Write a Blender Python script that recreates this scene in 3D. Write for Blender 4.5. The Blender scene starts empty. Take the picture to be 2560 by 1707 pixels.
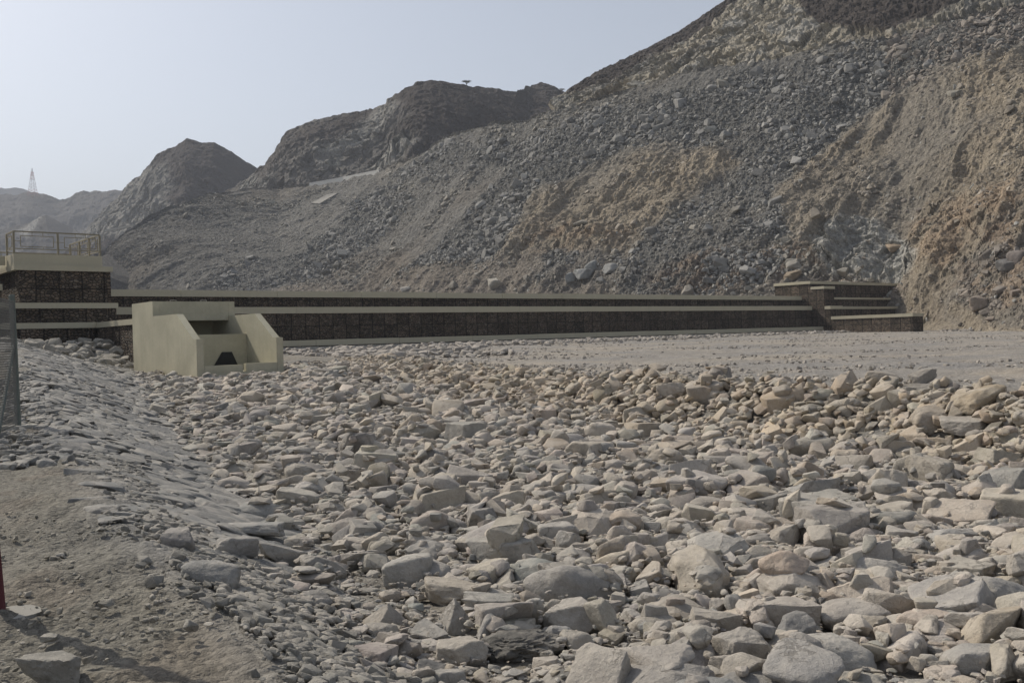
import bpy, bmesh, math, random
import numpy as np
from mathutils import Vector, Matrix

# ------------------------------------------------------------------ camera
F_PX = 2390.0
ROLL = math.radians(1.70)
PITCH = math.radians(0.18)            # looking very slightly down
scene = bpy.context.scene
cr, sr = math.cos(ROLL), math.sin(ROLL)
cp, sp = math.cos(PITCH), math.sin(PITCH)
FV = np.array([0.0, cp, -sp])
UP0 = np.array([0.0, sp, cp])
RI0 = np.array([1.0, 0.0, 0.0])
RV = RI0 * cr - UP0 * sr
UV = RI0 * sr + UP0 * cr
cam_d = bpy.data.cameras.new('camera')
cam_d.sensor_fit = 'HORIZONTAL'
cam_d.sensor_width = 36.0
cam_d.lens = 36.0 * F_PX / 2560.0
cam_d.clip_start = 0.1
cam_d.clip_end = 20000
cam = bpy.data.objects.new('camera', cam_d)
scene.collection.objects.link(cam)
M = Matrix((
    (RV[0], UV[0], -FV[0], 0), (RV[1], UV[1], -FV[1], 0),
    (RV[2], UV[2], -FV[2], 0), (0, 0, 0, 1)))
cam.matrix_world = M
scene.camera = cam

# ------------------------------------------------------------------ light
SUN_AZ = math.radians(-56)            # measured from +Y (into the picture) towards +X
SUN_EL = math.radians(44)
world = bpy.data.worlds.new('World')
scene.world = world
world.use_nodes = True
wn = world.node_tree.nodes
wl = world.node_tree.links
wn.clear()
wo = wn.new('ShaderNodeOutputWorld')
wb = wn.new('ShaderNodeBackground')
sky = wn.new('ShaderNodeTexSky')
sky.sky_type = 'NISHITA'
sky.sun_disc = False
sky.sun_elevation = SUN_EL
sky.sun_rotation = SUN_AZ
sky.altitude = 300
sky.air_density = 1.0
sky.dust_density = 2.6
sky.ozone_density = 2.0
wb.inputs['Strength'].default_value = 0.098
hsv = wn.new('ShaderNodeHueSaturation')
hsv.inputs['Saturation'].default_value = .50
wl.new(sky.outputs[0], hsv.inputs['Color'])
wl.new(hsv.outputs[0], wb.inputs[0])
wl.new(wb.outputs[0], wo.inputs[0])
sun_d = bpy.data.lights.new('sun', 'SUN')
sun_d.energy = 2.8
sun_d.angle = math.radians(0.6)
sun_d.color = (1.0, 0.915, 0.785)
sun = bpy.data.objects.new('sun', sun_d)
sdir = Vector((math.sin(SUN_AZ) * math.cos(SUN_EL), math.cos(SUN_AZ) * math.cos(SUN_EL), math.sin(SUN_EL)))
sun.rotation_euler = sdir.to_track_quat('Z', 'Y').to_euler()
sun.location = (-30, 20, 60)
scene.collection.objects.link(sun)
scene.view_settings.view_transform = 'Standard'
scene.view_settings.look = 'None'
scene.view_settings.exposure = 0.5
scene.view_settings.gamma = 1.0
scene.cycles.max_bounces = 5
scene.cycles.volume_bounces = 0

COL = scene.collection
rnd = random.Random(7)
rng = np.random.default_rng(11)


# ------------------------------------------------------------------ helpers
def ray(px, py):
    xc = (np.asarray(px, float) - 1280.0) / F_PX
    yc = (853.5 - np.asarray(py, float)) / F_PX
    d = xc[..., None] * RV + yc[..., None] * UV + FV
    return d / d[..., 1:2]


def at(px, py, Y):
    """the world point seen at photograph pixel px,py whose distance in front is Y"""
    return ray(px, py) * np.asarray(Y, float)[..., None]


def proj(P):
    P = np.asarray(P, float)
    z = P @ FV
    return 1280.0 + F_PX * (P @ RV) / z, 853.5 - F_PX * (P @ UV) / z


def tag(o, label=None, cat=None, group=None, kind=None):
    if label: o['label'] = label
    if cat: o['category'] = cat
    if group: o['group'] = group
    if kind: o['kind'] = kind
    return o


def empty(name, loc, rz=0.0):
    o = bpy.data.objects.new(name, None)
    o.location = loc
    o.rotation_euler = (0, 0, rz)
    COL.objects.link(o)
    return o


def np_mesh(name, V, faces, mat=None, smooth=True, attrs=None):
    """faces: (M,3) or (M,4) array, or a list of such arrays"""
    if isinstance(faces, np.ndarray):
        faces = [faces]
    me = bpy.data.meshes.new(name)
    nl = sum(f.size for f in faces)
    nf = sum(len(f) for f in faces)
    me.vertices.add(len(V))
    me.vertices.foreach_set('co', np.ascontiguousarray(V, dtype=np.float32).ravel())
    me.loops.add(nl)
    me.loops.foreach_set('vertex_index', np.concatenate([f.ravel() for f in faces]).astype(np.int32))
    me.polygons.add(nf)
    tot = np.concatenate([np.full(len(f), f.shape[1]) for f in faces])
    st = np.concatenate([[0], np.cumsum(tot)[:-1]])
    me.polygons.foreach_set('loop_start', st.astype(np.int32))
    me.polygons.foreach_set('loop_total', tot.astype(np.int32))
    if isinstance(smooth, np.ndarray):
        me.polygons.foreach_set('use_smooth', smooth.astype(bool))
    else:
        me.polygons.foreach_set('use_smooth', np.full(nf, bool(smooth)))
    if attrs:
        for k, a in attrs.items():
            if a.ndim == 1:
                at_ = me.attributes.new(k, 'FLOAT', 'POINT')
                at_.data.foreach_set('value', a.astype(np.float32))
            else:
                at_ = me.attributes.new(k, 'FLOAT_COLOR', 'POINT')
                if a.shape[1] == 3:
                    a = np.concatenate([a, np.ones((len(a), 1))], 1)
                at_.data.foreach_set('color', a.astype(np.float32).ravel())
    me.update()
    me.validate()
    if mat:
        me.materials.append(mat)
    return me


def obj(name, me, parent=None, loc=None):
    o = bpy.data.objects.new(name, me)
    COL.objects.link(o)
    if parent:
        o.parent = parent
    if loc is not None:
        o.location = loc
    return o


class MB:
    """collects boxes and tubes into one mesh, with uv in metres"""
    def __init__(s):
        s.bm = bmesh.new()

    def box(s, x0, x1, y0, y1, z0, z1, taper=None):
        v = [s.bm.verts.new(p) for p in ((x0, y0, z0), (x1, y0, z0), (x1, y1, z0), (x0, y1, z0),
                                         (x0, y0, z1), (x1, y0, z1), (x1, y1, z1), (x0, y1, z1))]
        for f in ((0, 3, 2, 1), (4, 5, 6, 7), (0, 1, 5, 4), (1, 2, 6, 5), (2, 3, 7, 6), (3, 0, 4, 7)):
            s.bm.faces.new([v[i] for i in f])
        return s

    def prism(s, pts, axis, a0, a1):
        """pts: outline in the plane across `axis` (0=x: pts are y,z ; 1=y: pts are x,z ; 2=z: pts are x,y)"""
        def mk(p, a):
            if axis == 0: return (a, p[0], p[1])
            if axis == 1: return (p[0], a, p[1])
            return (p[0], p[1], a)
        A = [s.bm.verts.new(mk(p, a0)) for p in pts]
        B = [s.bm.verts.new(mk(p, a1)) for p in pts]
        n = len(pts)
        s.bm.faces.new(A)
        s.bm.faces.new(B[::-1])
        for i in range(n):
            s.bm.faces.new([A[i], B[i], B[(i + 1) % n], A[(i + 1) % n]])
        return s

    def tube(s, a, b, r0, r1=None, n=8):
        r1 = r0 if r1 is None else r1
        a = Vector(a); b = Vector(b)
        d = (b - a).normalized()
        u = d.orthogonal().normalized()
        w = d.cross(u)
        A, B = [], []
        for i in range(n):
            t = 2 * math.pi * (i + .5) / n
            e = u * math.cos(t) + w * math.sin(t)
            A.append(s.bm.verts.new(a + e * r0))
            B.append(s.bm.verts.new(b + e * r1))
        for i in range(n):
            s.bm.faces.new([A[i], A[(i + 1) % n], B[(i + 1) % n], B[i]])
        s.bm.faces.new(A[::-1])
        s.bm.faces.new(B)
        return s

    def build(s, name, mat, parent=None, bevel=0.0, smooth=False):
        if bevel:
            bmesh.ops.bevel(s.bm, geom=list(s.bm.edges), offset=bevel, segments=2, affect='EDGES', clamp_overlap=True)
        bmesh.ops.recalc_face_normals(s.bm, faces=list(s.bm.faces))
        uv = s.bm.loops.layers.uv.new('UVMap')
        for f in s.bm.faces:
            n = f.normal
            for l in f.loops:
                c = l.vert.co
                if abs(n.z) > .7: l[uv].uv = (c.x, c.y)
                elif abs(n.y) >= abs(n.x): l[uv].uv = (c.x, c.z)
                else: l[uv].uv = (c.y + 40.37, c.z)
        me = bpy.data.meshes.new(name)
        s.bm.to_mesh(me)
        s.bm.free()
        if smooth:
            me.polygons.foreach_set('use_smooth', [True] * len(me.polygons))
        me.materials.append(mat)
        return obj(name, me, parent)


# ---- numpy noise
def _hash(ix, iy, iz, seed):
    h = (ix.astype(np.int64) * 374761393 + iy.astype(np.int64) * 668265263 + iz.astype(np.int64) * 2147483647 // 7 + seed * 1274126177) & 0xffffffff
    h = ((h ^ (h >> 13)) * 1274126177) & 0xffffffff
    h = ((h ^ (h >> 16)) * 2246822519) & 0xffffffff
    return ((h ^ (h >> 15)) & 0xffffff) / float(0xffffff)


def vnoise(P, seed=0):
    P = np.asarray(P, float)
    i = np.floor(P).astype(np.int64)
    f = P - i
    f = f * f * f * (f * (f * 6 - 15) + 10)
    r = 0
    for dx in (0, 1):
        wx = f[..., 0] if dx else 1 - f[..., 0]
        for dy in (0, 1):
            wy = f[..., 1] if dy else 1 - f[..., 1]
            for dz in (0, 1):
                wz = f[..., 2] if dz else 1 - f[..., 2]
                r = r + wx * wy * wz * _hash(i[..., 0] + dx, i[..., 1] + dy, i[..., 2] + dz, seed)
    return r * 2 - 1


def fbm(P, octv=4, seed=0, gain=.5, lac=2.03):
    a, s, t = 1.0, 0, 0
    P = np.asarray(P, float)
    for k in range(octv):
        s = s + a * vnoise(P, seed + k * 17)
        t += a
        a *= gain
        P = P * lac + 13.7
    return s / t * 1.6


def ridged(P, octv=4, seed=0, gain=.5, lac=2.1):
    a, s, t = 1.0, 0, 0
    P = np.asarray(P, float)
    for k in range(octv):
        n = 1 - np.abs(vnoise(P, seed + k * 31)) * 2
        s = s + a * n
        t += a
        a *= gain
        P = P * lac + 7.3
    return s / t


def cellular(P, seed=0):
    """distance to the nearest and second nearest feature and a random value per cell"""
    P = np.asarray(P, float)
    b = np.floor(P).astype(np.int64)
    d1 = np.full(P.shape[:-1], 9.0); d2 = d1.copy(); val = np.zeros_like(d1)
    for dx in (-1, 0, 1):
        for dy in (-1, 0, 1):
            for dz in (-1, 0, 1):
                c = b + np.array([dx, dy, dz])
                f = [_hash(c[..., 0], c[..., 1], c[..., 2], seed + q) for q in (1, 2, 3, 4)]
                d = np.sqrt((c[..., 0] + f[0] - P[..., 0]) ** 2 + (c[..., 1] + f[1] - P[..., 1]) ** 2 + (c[..., 2] + f[2] - P[..., 2]) ** 2)
                n = d < d1
                d2 = np.where(n, d1, np.minimum(d2, d))
                val = np.where(n, f[3], val)
                d1 = np.where(n, d, d1)
    return d1, d2, val


def facets(P, seed=0, slope=.6):
    """piecewise tilted planes, like broken rock"""
    P = np.asarray(P, float)
    b = np.floor(P).astype(np.int64)
    d1 = np.full(P.shape[:-1], 9.0); h = np.zeros_like(d1)
    for dx in (-1, 0, 1):
        for dy in (-1, 0, 1):
            for dz in (-1, 0, 1):
                c = b + np.array([dx, dy, dz])
                f = [_hash(c[..., 0], c[..., 1], c[..., 2], seed + q) for q in range(1, 8)]
                ex = P[..., 0] - c[..., 0] - f[0]; ey = P[..., 1] - c[..., 1] - f[1]; ez = P[..., 2] - c[..., 2] - f[2]
                d = ex * ex + ey * ey + ez * ez
                n = d < d1
                hh = (f[3] - .5) + slope * 2 * ((f[4] - .5) * ex + (f[5] - .5) * ey + (f[6] - .5) * ez)
                h = np.where(n, hh, h)
                d1 = np.where(n, d, d1)
    return h


def sstep(a, b, x):
    t = np.clip((np.asarray(x, float) - a) / (b - a), 0, 1)
    return t * t * (3 - 2 * t)


def inpoly(x, y, poly):
    x = np.asarray(x); y = np.asarray(y)
    r = np.zeros(x.shape, bool)
    n = len(poly)
    for i in range(n):
        x0, y0 = poly[i]; x1, y1 = poly[(i + 1) % n]
        c = ((y0 > y) != (y1 > y))
        xi = (x1 - x0) * (y - y0) / ((y1 - y0) if y1 != y0 else 1e-9) + x0
        r ^= c & (x < xi)
    return r


def polydist(x, y, poly):
    """signed distance, positive inside"""
    x = np.asarray(x, float); y = np.asarray(y, float)
    d = np.full(x.shape, 1e9)
    n = len(poly)
    for i in range(n):
        x0, y0 = poly[i]; x1, y1 = poly[(i + 1) % n]
        ex, ey = x1 - x0, y1 - y0
        t = np.clip(((x - x0) * ex + (y - y0) * ey) / (ex * ex + ey * ey + 1e-9), 0, 1)
        d = np.minimum(d, np.hypot(x - x0 - t * ex, y - y0 - t * ey))
    return np.where(inpoly(x, y, poly), d, -d)


# ------------------------------------------------------------------ materials
def new_mat(name):
    m = bpy.data.materials.new(name)
    m.use_nodes = True
    nt = m.node_tree
    nt.nodes.clear()
    out = nt.nodes.new('ShaderNodeOutputMaterial')
    bs = nt.nodes.new('ShaderNodeBsdfPrincipled')
    bs.inputs['Roughness'].default_value = .9
    bs.inputs['Specular IOR Level'].default_value = .25
    nt.links.new(bs.outputs[0], out.inputs[0])
    return m, nt, bs


def N(nt, t, **kw):
    n = nt.nodes.new(t)
    for k, v in kw.items():
        if k in n.bl_rna.properties and k not in n.inputs:
            setattr(n, k, v)
        else:
            n.inputs[k].default_value = v
    return n


def noise_node(nt, vec, scale, detail=4, rough=.55):
    n = nt.nodes.new('ShaderNodeTexNoise')
    n.inputs['Scale'].default_value = scale
    n.inputs['Detail'].default_value = detail
    n.inputs['Roughness'].default_value = rough
    nt.links.new(vec, n.inputs['Vector'])
    return n


def maprange(nt, src, a, b, c, d):
    n = nt.nodes.new('ShaderNodeMapRange')
    n.inputs['From Min'].default_value = a
    n.inputs['From Max'].default_value = b
    n.inputs['To Min'].default_value = c
    n.inputs['To Max'].default_value = d
    nt.links.new(src, n.inputs['Value'])
    return n.outputs[0]


def mathn(nt, op, a, b=None):
    n = nt.nodes.new('ShaderNodeMath')
    n.operation = op
    for i, v in enumerate((a, b)):
        if v is None: continue
        if isinstance(v, (int, float)): n.inputs[i].default_value = v
        else: nt.links.new(v, n.inputs[i])
    return n.outputs[0]


def mul_color(nt, col, fac):
    n = nt.nodes.new('ShaderNodeVectorMath')
    n.operation = 'SCALE'
    if isinstance(col, (tuple, list)): n.inputs[0].default_value = col[:3]
    else: nt.links.new(col, n.inputs[0])
    if isinstance(fac, (int, float)): n.inputs['Scale'].default_value = fac
    else: nt.links.new(fac, n.inputs['Scale'])
    return n.outputs[0]


def mixcol(nt, fac, a, b):
    n = nt.nodes.new('ShaderNodeMix')
    n.data_type = 'RGBA'
    if isinstance(fac, (int, float)): n.inputs[0].default_value = fac
    else: nt.links.new(fac, n.inputs[0])
    for i, v in ((6, a), (7, b)):
        if isinstance(v, (tuple, list)): n.inputs[i].default_value = (*v[:3], 1)
        else: nt.links.new(v, n.inputs[i])
    return n.outputs[2]


def bump(nt, bs, h, strength, dist, prev=None):
    n = nt.nodes.new('ShaderNodeBump')
    n.inputs['Strength'].default_value = strength
    n.inputs['Distance'].default_value = dist
    nt.links.new(h, n.inputs['Height'])
    if prev is not None: nt.links.new(prev, n.inputs['Normal'])
    nt.links.new(n.outputs[0], bs.inputs['Normal'])
    return n.outputs[0]


def rock_material(name, source, scale=1.0, dusty=.5):
    """source: 'attr' = tint attribute on the mesh, 'object' = the object's own colour"""
    m, nt, bs = new_mat(name)
    geo = nt.nodes.new('ShaderNodeNewGeometry')
    if source == 'attr':
        a = nt.nodes.new('ShaderNodeAttribute')
        a.attribute_name = 'tint'
        col = a.outputs['Color']
    else:
        a = nt.nodes.new('ShaderNodeObjectInfo')
        col = a.outputs['Color']
    pos = geo.outputs['Position']
    n1 = noise_node(nt, pos, 3.0 * scale, 5, .6)
    n2 = noise_node(nt, pos, 34.0 * scale, 4, .7)
    n3 = noise_node(nt, pos, 9.0 * scale, 6, .65)
    f1 = maprange(nt, n1.outputs[0], .3, .7, .82, 1.14)
    f2 = maprange(nt, n2.outputs[0], .3, .7, .86, 1.12)
    c = mul_color(nt, col, mathn(nt, 'MULTIPLY', f1, f2))
    # dark weathered streaks
    st = maprange(nt, n3.outputs[0], .56, .72, 0, .5)
    c = mixcol(nt, st, c, mul_color(nt, col, .62))
    vo = nt.nodes.new('ShaderNodeTexVoronoi'); vo.feature = 'DISTANCE_TO_EDGE'; vo.inputs['Scale'].default_value = 2.3 * scale
    wv = nt.nodes.new('ShaderNodeVectorMath'); wv.operation = 'MULTIPLY_ADD'
    nt.links.new(n3.outputs['Color'], wv.inputs[0]); wv.inputs[1].default_value = (.35 / scale,) * 3
    nt.links.new(pos, wv.inputs[2]); nt.links.new(wv.outputs[0], vo.inputs['Vector'])
    crack = mathn(nt, 'MULTIPLY', maprange(nt, vo.outputs['Distance'], .004, .022, 1, 0), maprange(nt, n1.outputs[0], .48, .58, 0, .55))
    c = mixcol(nt, crack, c, mul_color(nt, col, .35))
    n4 = noise_node(nt, pos, 150.0 * scale, 2, .7)
    c = mul_color(nt, c, maprange(nt, n4.outputs[0], .3, .7, .88, 1.1))
    # pale dust that has settled in patches on the stone
    dn = mathn(nt, 'MULTIPLY', maprange(nt, n1.outputs[0], .42, .62, 0, 1), dusty)
    c = mixcol(nt, dn, c, (.43, .395, .345))
    nt.links.new(c, bs.inputs['Base Color'])
    b = bump(nt, bs, n3.outputs[0], .45, .05 / scale)
    hh = mathn(nt, 'SUBTRACT', mathn(nt, 'ADD', n2.outputs[0], mathn(nt, 'MULTIPLY', n4.outputs[0], .4)), mathn(nt, 'MULTIPLY', crack, 1.2))
    bump(nt, bs, hh, .8, .014 / scale, b)
    return m


M_ROCK = rock_material('riprap_stone', 'attr')
M_BOULDER = rock_material('boulder_stone', 'object')
M_HROCK = rock_material('talus_stone', 'attr', .35, .12)
M_HBOULDER = rock_material('talus_boulder_stone', 'object', .4, .1)


def ground_material():
    m, nt, bs = new_mat('ground_gravel')
    a = nt.nodes.new('ShaderNodeAttribute'); a.attribute_name = 'tint'
    g = nt.nodes.new('ShaderNodeAttribute'); g.attribute_name = 'grit'
    geo = nt.nodes.new('ShaderNodeNewGeometry')
    pos = geo.outputs['Position']
    n1 = noise_node(nt, pos, 1.1, 5, .6)
    n2 = noise_node(nt, pos, 14, 5, .7)
    n3 = noise_node(nt, pos, 70, 3, .7)
    vo = nt.nodes.new('ShaderNodeTexVoronoi'); vo.inputs['Scale'].default_value = 22
    nt.links.new(pos, vo.inputs['Vector'])
    vo2 = nt.nodes.new('ShaderNodeTexVoronoi'); vo2.inputs['Scale'].default_value = 60
    nt.links.new(pos, vo2.inputs['Vector'])
    f = mathn(nt, 'MULTIPLY', maprange(nt, n1.outputs[0], .3, .7, .85, 1.13), maprange(nt, n2.outputs[0], .3, .7, .8, 1.18))
    f = mathn(nt, 'MULTIPLY', f, maprange(nt, n3.outputs[0], .3, .7, .88, 1.1))
    sep = nt.nodes.new('ShaderNodeSeparateColor'); nt.links.new(vo.outputs['Color'], sep.inputs[0])
    peb = mathn(nt, 'MULTIPLY', maprange(nt, sep.outputs[0], 0, 1, -.28, .34), g.outputs['Fac'])
    f = mathn(nt, 'MULTIPLY', f, mathn(nt, 'ADD', peb, 1.0))
    c = mul_color(nt, a.outputs['Color'], f)
    nt.links.new(c, bs.inputs['Base Color'])
    bs.inputs['Roughness'].default_value = .95
    h = mathn(nt, 'ADD', mathn(nt, 'MULTIPLY', n2.outputs[0], 1.6), mathn(nt, 'MULTIPLY', mathn(nt, 'SUBTRACT', .6, vo.outputs['Distance']), g.outputs['Fac']))
    h = mathn(nt, 'ADD', h, mathn(nt, 'MULTIPLY', mathn(nt, 'SUBTRACT', .5, vo2.outputs['Distance']), .35))
    bump(nt, bs, h, .8, .03)
    return m


def hill_material():
    m, nt, bs = new_mat('hill_rock')
    a = nt.nodes.new('ShaderNodeAttribute'); a.attribute_name = 'tint'
    g = nt.nodes.new('ShaderNodeAttribute'); g.attribute_name = 'grit'
    geo = nt.nodes.new('ShaderNodeNewGeometry')
    pos = geo.outputs['Position']
    n1 = noise_node(nt, pos, .12, 6, .65)
    n2 = noise_node(nt, pos, .9, 6, .7)
    n3 = noise_node(nt, pos, 4.0, 4, .7)
    vo = nt.nodes.new('ShaderNodeTexVoronoi'); vo.inputs['Scale'].default_value = 2.6
    nt.links.new(pos, vo.inputs['Vector'])
    vo2 = nt.nodes.new('ShaderNodeTexVoronoi'); vo2.inputs['Scale'].default_value = .8
    vo2.inputs['Randomness'].default_value = 1
    nt.links.new(pos, vo2.inputs['Vector'])
    sep = nt.nodes.new('ShaderNodeSeparateColor'); nt.links.new(vo.outputs['Color'], sep.inputs[0])
    f = mathn(nt, 'MULTIPLY', maprange(nt, n1.outputs[0], .3, .7, .84, 1.16), maprange(nt, n2.outputs[0], .3, .7, .74, 1.26))
    f = mathn(nt, 'MULTIPLY', f, maprange(nt, n3.outputs[0], .3, .7, .72, 1.28))
    peb = mathn(nt, 'MULTIPLY', maprange(nt, sep.outputs[0], 0, 1, -.4, .45), g.outputs['Fac'])
    f = mathn(nt, 'MULTIPLY', f, mathn(nt, 'ADD', peb, 1.0))
    c = mul_color(nt, a.outputs['Color'], f)
    nt.links.new(c, bs.inputs['Base Color'])
    bs.inputs['Roughness'].default_value = .97
    h1 = mathn(nt, 'ADD', n2.outputs[0], mathn(nt, 'MULTIPLY', vo2.outputs['Distance'], .5))
    b = bump(nt, bs, h1, .8, .9)
    h2 = mathn(nt, 'ADD', mathn(nt, 'MULTIPLY', mathn(nt, 'SUBTRACT', .6, vo.outputs['Distance']), g.outputs['Fac']), n3.outputs[0])
    bump(nt, bs, h2, .9, .35, b)
    return m


def plaster_material(name, base, rough=.8, var=.1):
    m, nt, bs = new_mat(name)
    tc = nt.nodes.new('ShaderNodeTexCoord')
    p = tc.outputs['Object']
    n1 = noise_node(nt, p, .7, 5, .6)
    n2 = noise_node(nt, p, 9, 4, .6)
    mp = nt.nodes.new('ShaderNodeMapping'); mp.inputs['Scale'].default_value = (5, 5, .5)
    nt.links.new(p, mp.inputs['Vector'])
    n3 = noise_node(nt, mp.outputs[0], 1.0, 4, .6)
    f = mathn(nt, 'MULTIPLY', maprange(nt, n1.outputs[0], .3, .7, 1 - var, 1 + var), maprange(nt, n2.outputs[0], .3, .7, .96, 1.04))
    f = mathn(nt, 'MULTIPLY', f, maprange(nt, n3.outputs[0], .4, .8, 1.01, 1 - var * .5))
    nt.links.new(mul_color(nt, base, f), bs.inputs['Base Color'])
    bs.inputs['Roughness'].default_value = rough
    b = bump(nt, bs, n1.outputs[0], .2, .03)
    bump(nt, bs, n2.outputs[0], .25, .004, b)
    return m


def gabion_material():
    m, nt, bs = new_mat('gabion_stone')
    uv = nt.nodes.new('ShaderNodeUVMap'); uv.uv_map = 'UVMap'
    p = uv.outputs[0]
    wrp = noise_node(nt, p, 3.0, 3, .5)
    sub = nt.nodes.new('ShaderNodeVectorMath'); sub.operation = 'MULTIPLY_ADD'
    nt.links.new(wrp.outputs['Color'], sub.inputs[0]); sub.inputs[1].default_value = (.1, .1, 0)
    nt.links.new(p, sub.inputs[2])
    mp = nt.nodes.new('ShaderNodeMapping'); mp.inputs['Scale'].default_value = (4.6, 6.6, 1)
    nt.links.new(sub.outputs[0], mp.inputs['Vector'])
    vo = nt.nodes.new('ShaderNodeTexVoronoi'); vo.voronoi_dimensions = '2D'; vo.inputs['Scale'].default_value = 1
    ve = nt.nodes.new('ShaderNodeTexVoronoi'); ve.voronoi_dimensions = '2D'; ve.feature = 'DISTANCE_TO_EDGE'; ve.inputs['Scale'].default_value = 1
    for v in (vo, ve): nt.links.new(mp.outputs[0], v.inputs['Vector'])
    sep = nt.nodes.new('ShaderNodeSeparateColor'); nt.links.new(vo.outputs['Color'], sep.inputs[0])
    base = mixcol(nt, sep.outputs[0], (.06, .048, .037), (.175, .132, .096))
    base = mixcol(nt, maprange(nt, sep.outputs[1], .78, .95, 0, .7), base, (.2, .165, .13))
    n2 = noise_node(nt, p, 30, 3, .6)
    base = mul_color(nt, base, maprange(nt, n2.outputs[0], .3, .7, .8, 1.2))
    gap = maprange(nt, ve.outputs['Distance'], .015, .14, 0, 1)
    base = mixcol(nt, gap, (.012, .011, .010), base)
    # basket seams: dark bulges between one basket and the next
    su = nt.nodes.new('ShaderNodeSeparateXYZ')
    w2 = noise_node(nt, p, .9, 2, .5)
    s2 = nt.nodes.new('ShaderNodeVectorMath'); s2.operation = 'MULTIPLY_ADD'
    nt.links.new(w2.outputs['Color'], s2.inputs[0]); s2.inputs[1].default_value = (.12, .08, 0)
    nt.links.new(p, s2.inputs[2])
    nt.links.new(s2.outputs[0], su.inputs[0])
    fx = mathn(nt, 'PINGPONG', su.outputs[0], .59)
    fz = mathn(nt, 'PINGPONG', mathn(nt, 'ADD', su.outputs[1], .60), .51)
    sx = maprange(nt, fx, .0, .075, .05, 1)
    sz = maprange(nt, fz, .0, .05, .2, 1)
    wn_ = nt.nodes.new('ShaderNodeTexWhiteNoise'); wn_.noise_dimensions = '2D'
    cmb = nt.nodes.new('ShaderNodeCombineXYZ')
    nt.links.new(mathn(nt, 'FLOOR', mathn(nt, 'DIVIDE', su.outputs[0], 1.18)), cmb.inputs[0])
    nt.links.new(mathn(nt, 'FLOOR', mathn(nt, 'DIVIDE', mathn(nt, 'ADD', su.outputs[1], .60), 1.02)), cmb.inputs[1])
    nt.links.new(cmb.outputs[0], wn_.inputs['Vector'])
    base = mul_color(nt, base, maprange(nt, wn_.outputs['Value'], 0, 1, .72, 1.3))
    seam = mathn(nt, 'MULTIPLY', sx, sz)
    base = mul_color(nt, base, seam)
    nt.links.new(base, bs.inputs['Base Color'])
    h = mathn(nt, 'MULTIPLY', maprange(nt, ve.outputs['Distance'], 0, .35, 0, 1), maprange(nt, fx, 0, .12, .2, 1))
    bump(nt, bs, h, 1.0, .09)
    bs.inputs['Roughness'].default_value = .8
    return m


def paint_material(name, col, rough=.5, metal=0.0):
    m, nt, bs = new_mat(name)
    tc = nt.nodes.new('ShaderNodeTexCoord')
    n = noise_node(nt, tc.outputs['Object'], 6, 5, .7)
    nt.links.new(mul_color(nt, col, maprange(nt, n.outputs[0], .3, .7, .85, 1.1)), bs.inputs['Base Color'])
    bs.inputs['Roughness'].default_value = rough
    bs.inputs['Metallic'].default_value = metal
    bump(nt, bs, n.outputs[0], .15, .004)
    return m


M_GROUND = ground_material()
M_HILL = hill_material()
M_GABION = gabion_material()
M_COPING = plaster_material('coping_paint', (.44, .405, .305), .8, .05)
M_PLASTER = plaster_material('intake_render', (.425, .40, .30), .75, .14)
M_CONC = plaster_material('grey_concrete', (.36, .345, .31), .9, .1)
M_APRON = plaster_material('dusty_concrete', (.27, .26, .235), .95, .15)
M_PALE = plaster_material('pale_concrete', (.62, .60, .55), .9, .06)
M_RAIL = paint_material('railing_paint', (.24, .215, .155), .5)
M_POST = paint_material('green_post_paint', (.13, .15, .135), .6)
M_WIRE = paint_material('galvanised_wire', (.17, .165, .15), .6, .2)
M_RED = paint_material('red_post_paint', (.10, .026, .032), .7)
M_DARK = paint_material('dark_rubber', (.02, .02, .019), .7)
M_PYLON = paint_material('pylon_red', (.42, .16, .14), .6)
M_PYLONW = paint_material('pylon_grey', (.5, .5, .5), .6)

# ------------------------------------------------------------------ the dam's own frame
P0 = np.array([-16.4, 70.0])
DD = np.array([.765, .644])           # along the wall, going away to the right
BB = np.array([-.644, .765])          # behind the wall
WALL_ANG = math.atan2(.644, .765)


def st_of(x, y):
    dx = np.asarray(x) - P0[0]; dy = np.asarray(y) - P0[1]
    return dx * DD[0] + dy * DD[1], -(dx * BB[0] + dy * BB[1])


# ------------------------------------------------------------------ near terrain height
def I(y, pts):
    return np.interp(y, [p[0] for p in pts], [p[1] for p in pts])


CL_X = [(-10, 3.4), (0, .7), (5, -1.42), (9.6, -4.2), (17, -8.0), (26, -13.1), (32, -16.4), (38, -19.9), (46, -24.6), (60, -33)]
CL_Z = [(-10, -1.55), (0, -1.6), (5, -1.6), (9.6, -1.5), (17, -1.40), (22, -.95), (26, -.5), (32, .1), (38, .42), (46, .5), (60, .6)]
TL_X = [(-10, 5.0), (0, 1.6), (5, -.2), (12, -2.95), (20, -6.8), (30, -11.3), (42, -16.3), (60, -24)]
BED_Z = [(-10, -1.95), (0, -1.95), (5, -2.03), (12, -2.25), (20, -2.1), (30, -1.6), (38, -1.22), (46, -1.0), (60, -.8)]
C0 = np.array([8.15, 15.8]); C1 = np.array([-3.8, 40.1])
CDIR = (C1 - C0) / np.linalg.norm(C1 - C0)
CN = np.array([-CDIR[1], CDIR[0]]) * -1          # towards the terrace (right / away)


def crest_e(x, y):
    return (x - C0[0]) * CN[0] + (y - C0[1]) * CN[1] + .55 * np.sin(y * .23 + 1) + .35 * vnoise(np.stack([x * .35, y * .35, x * 0], -1), 5)


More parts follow.
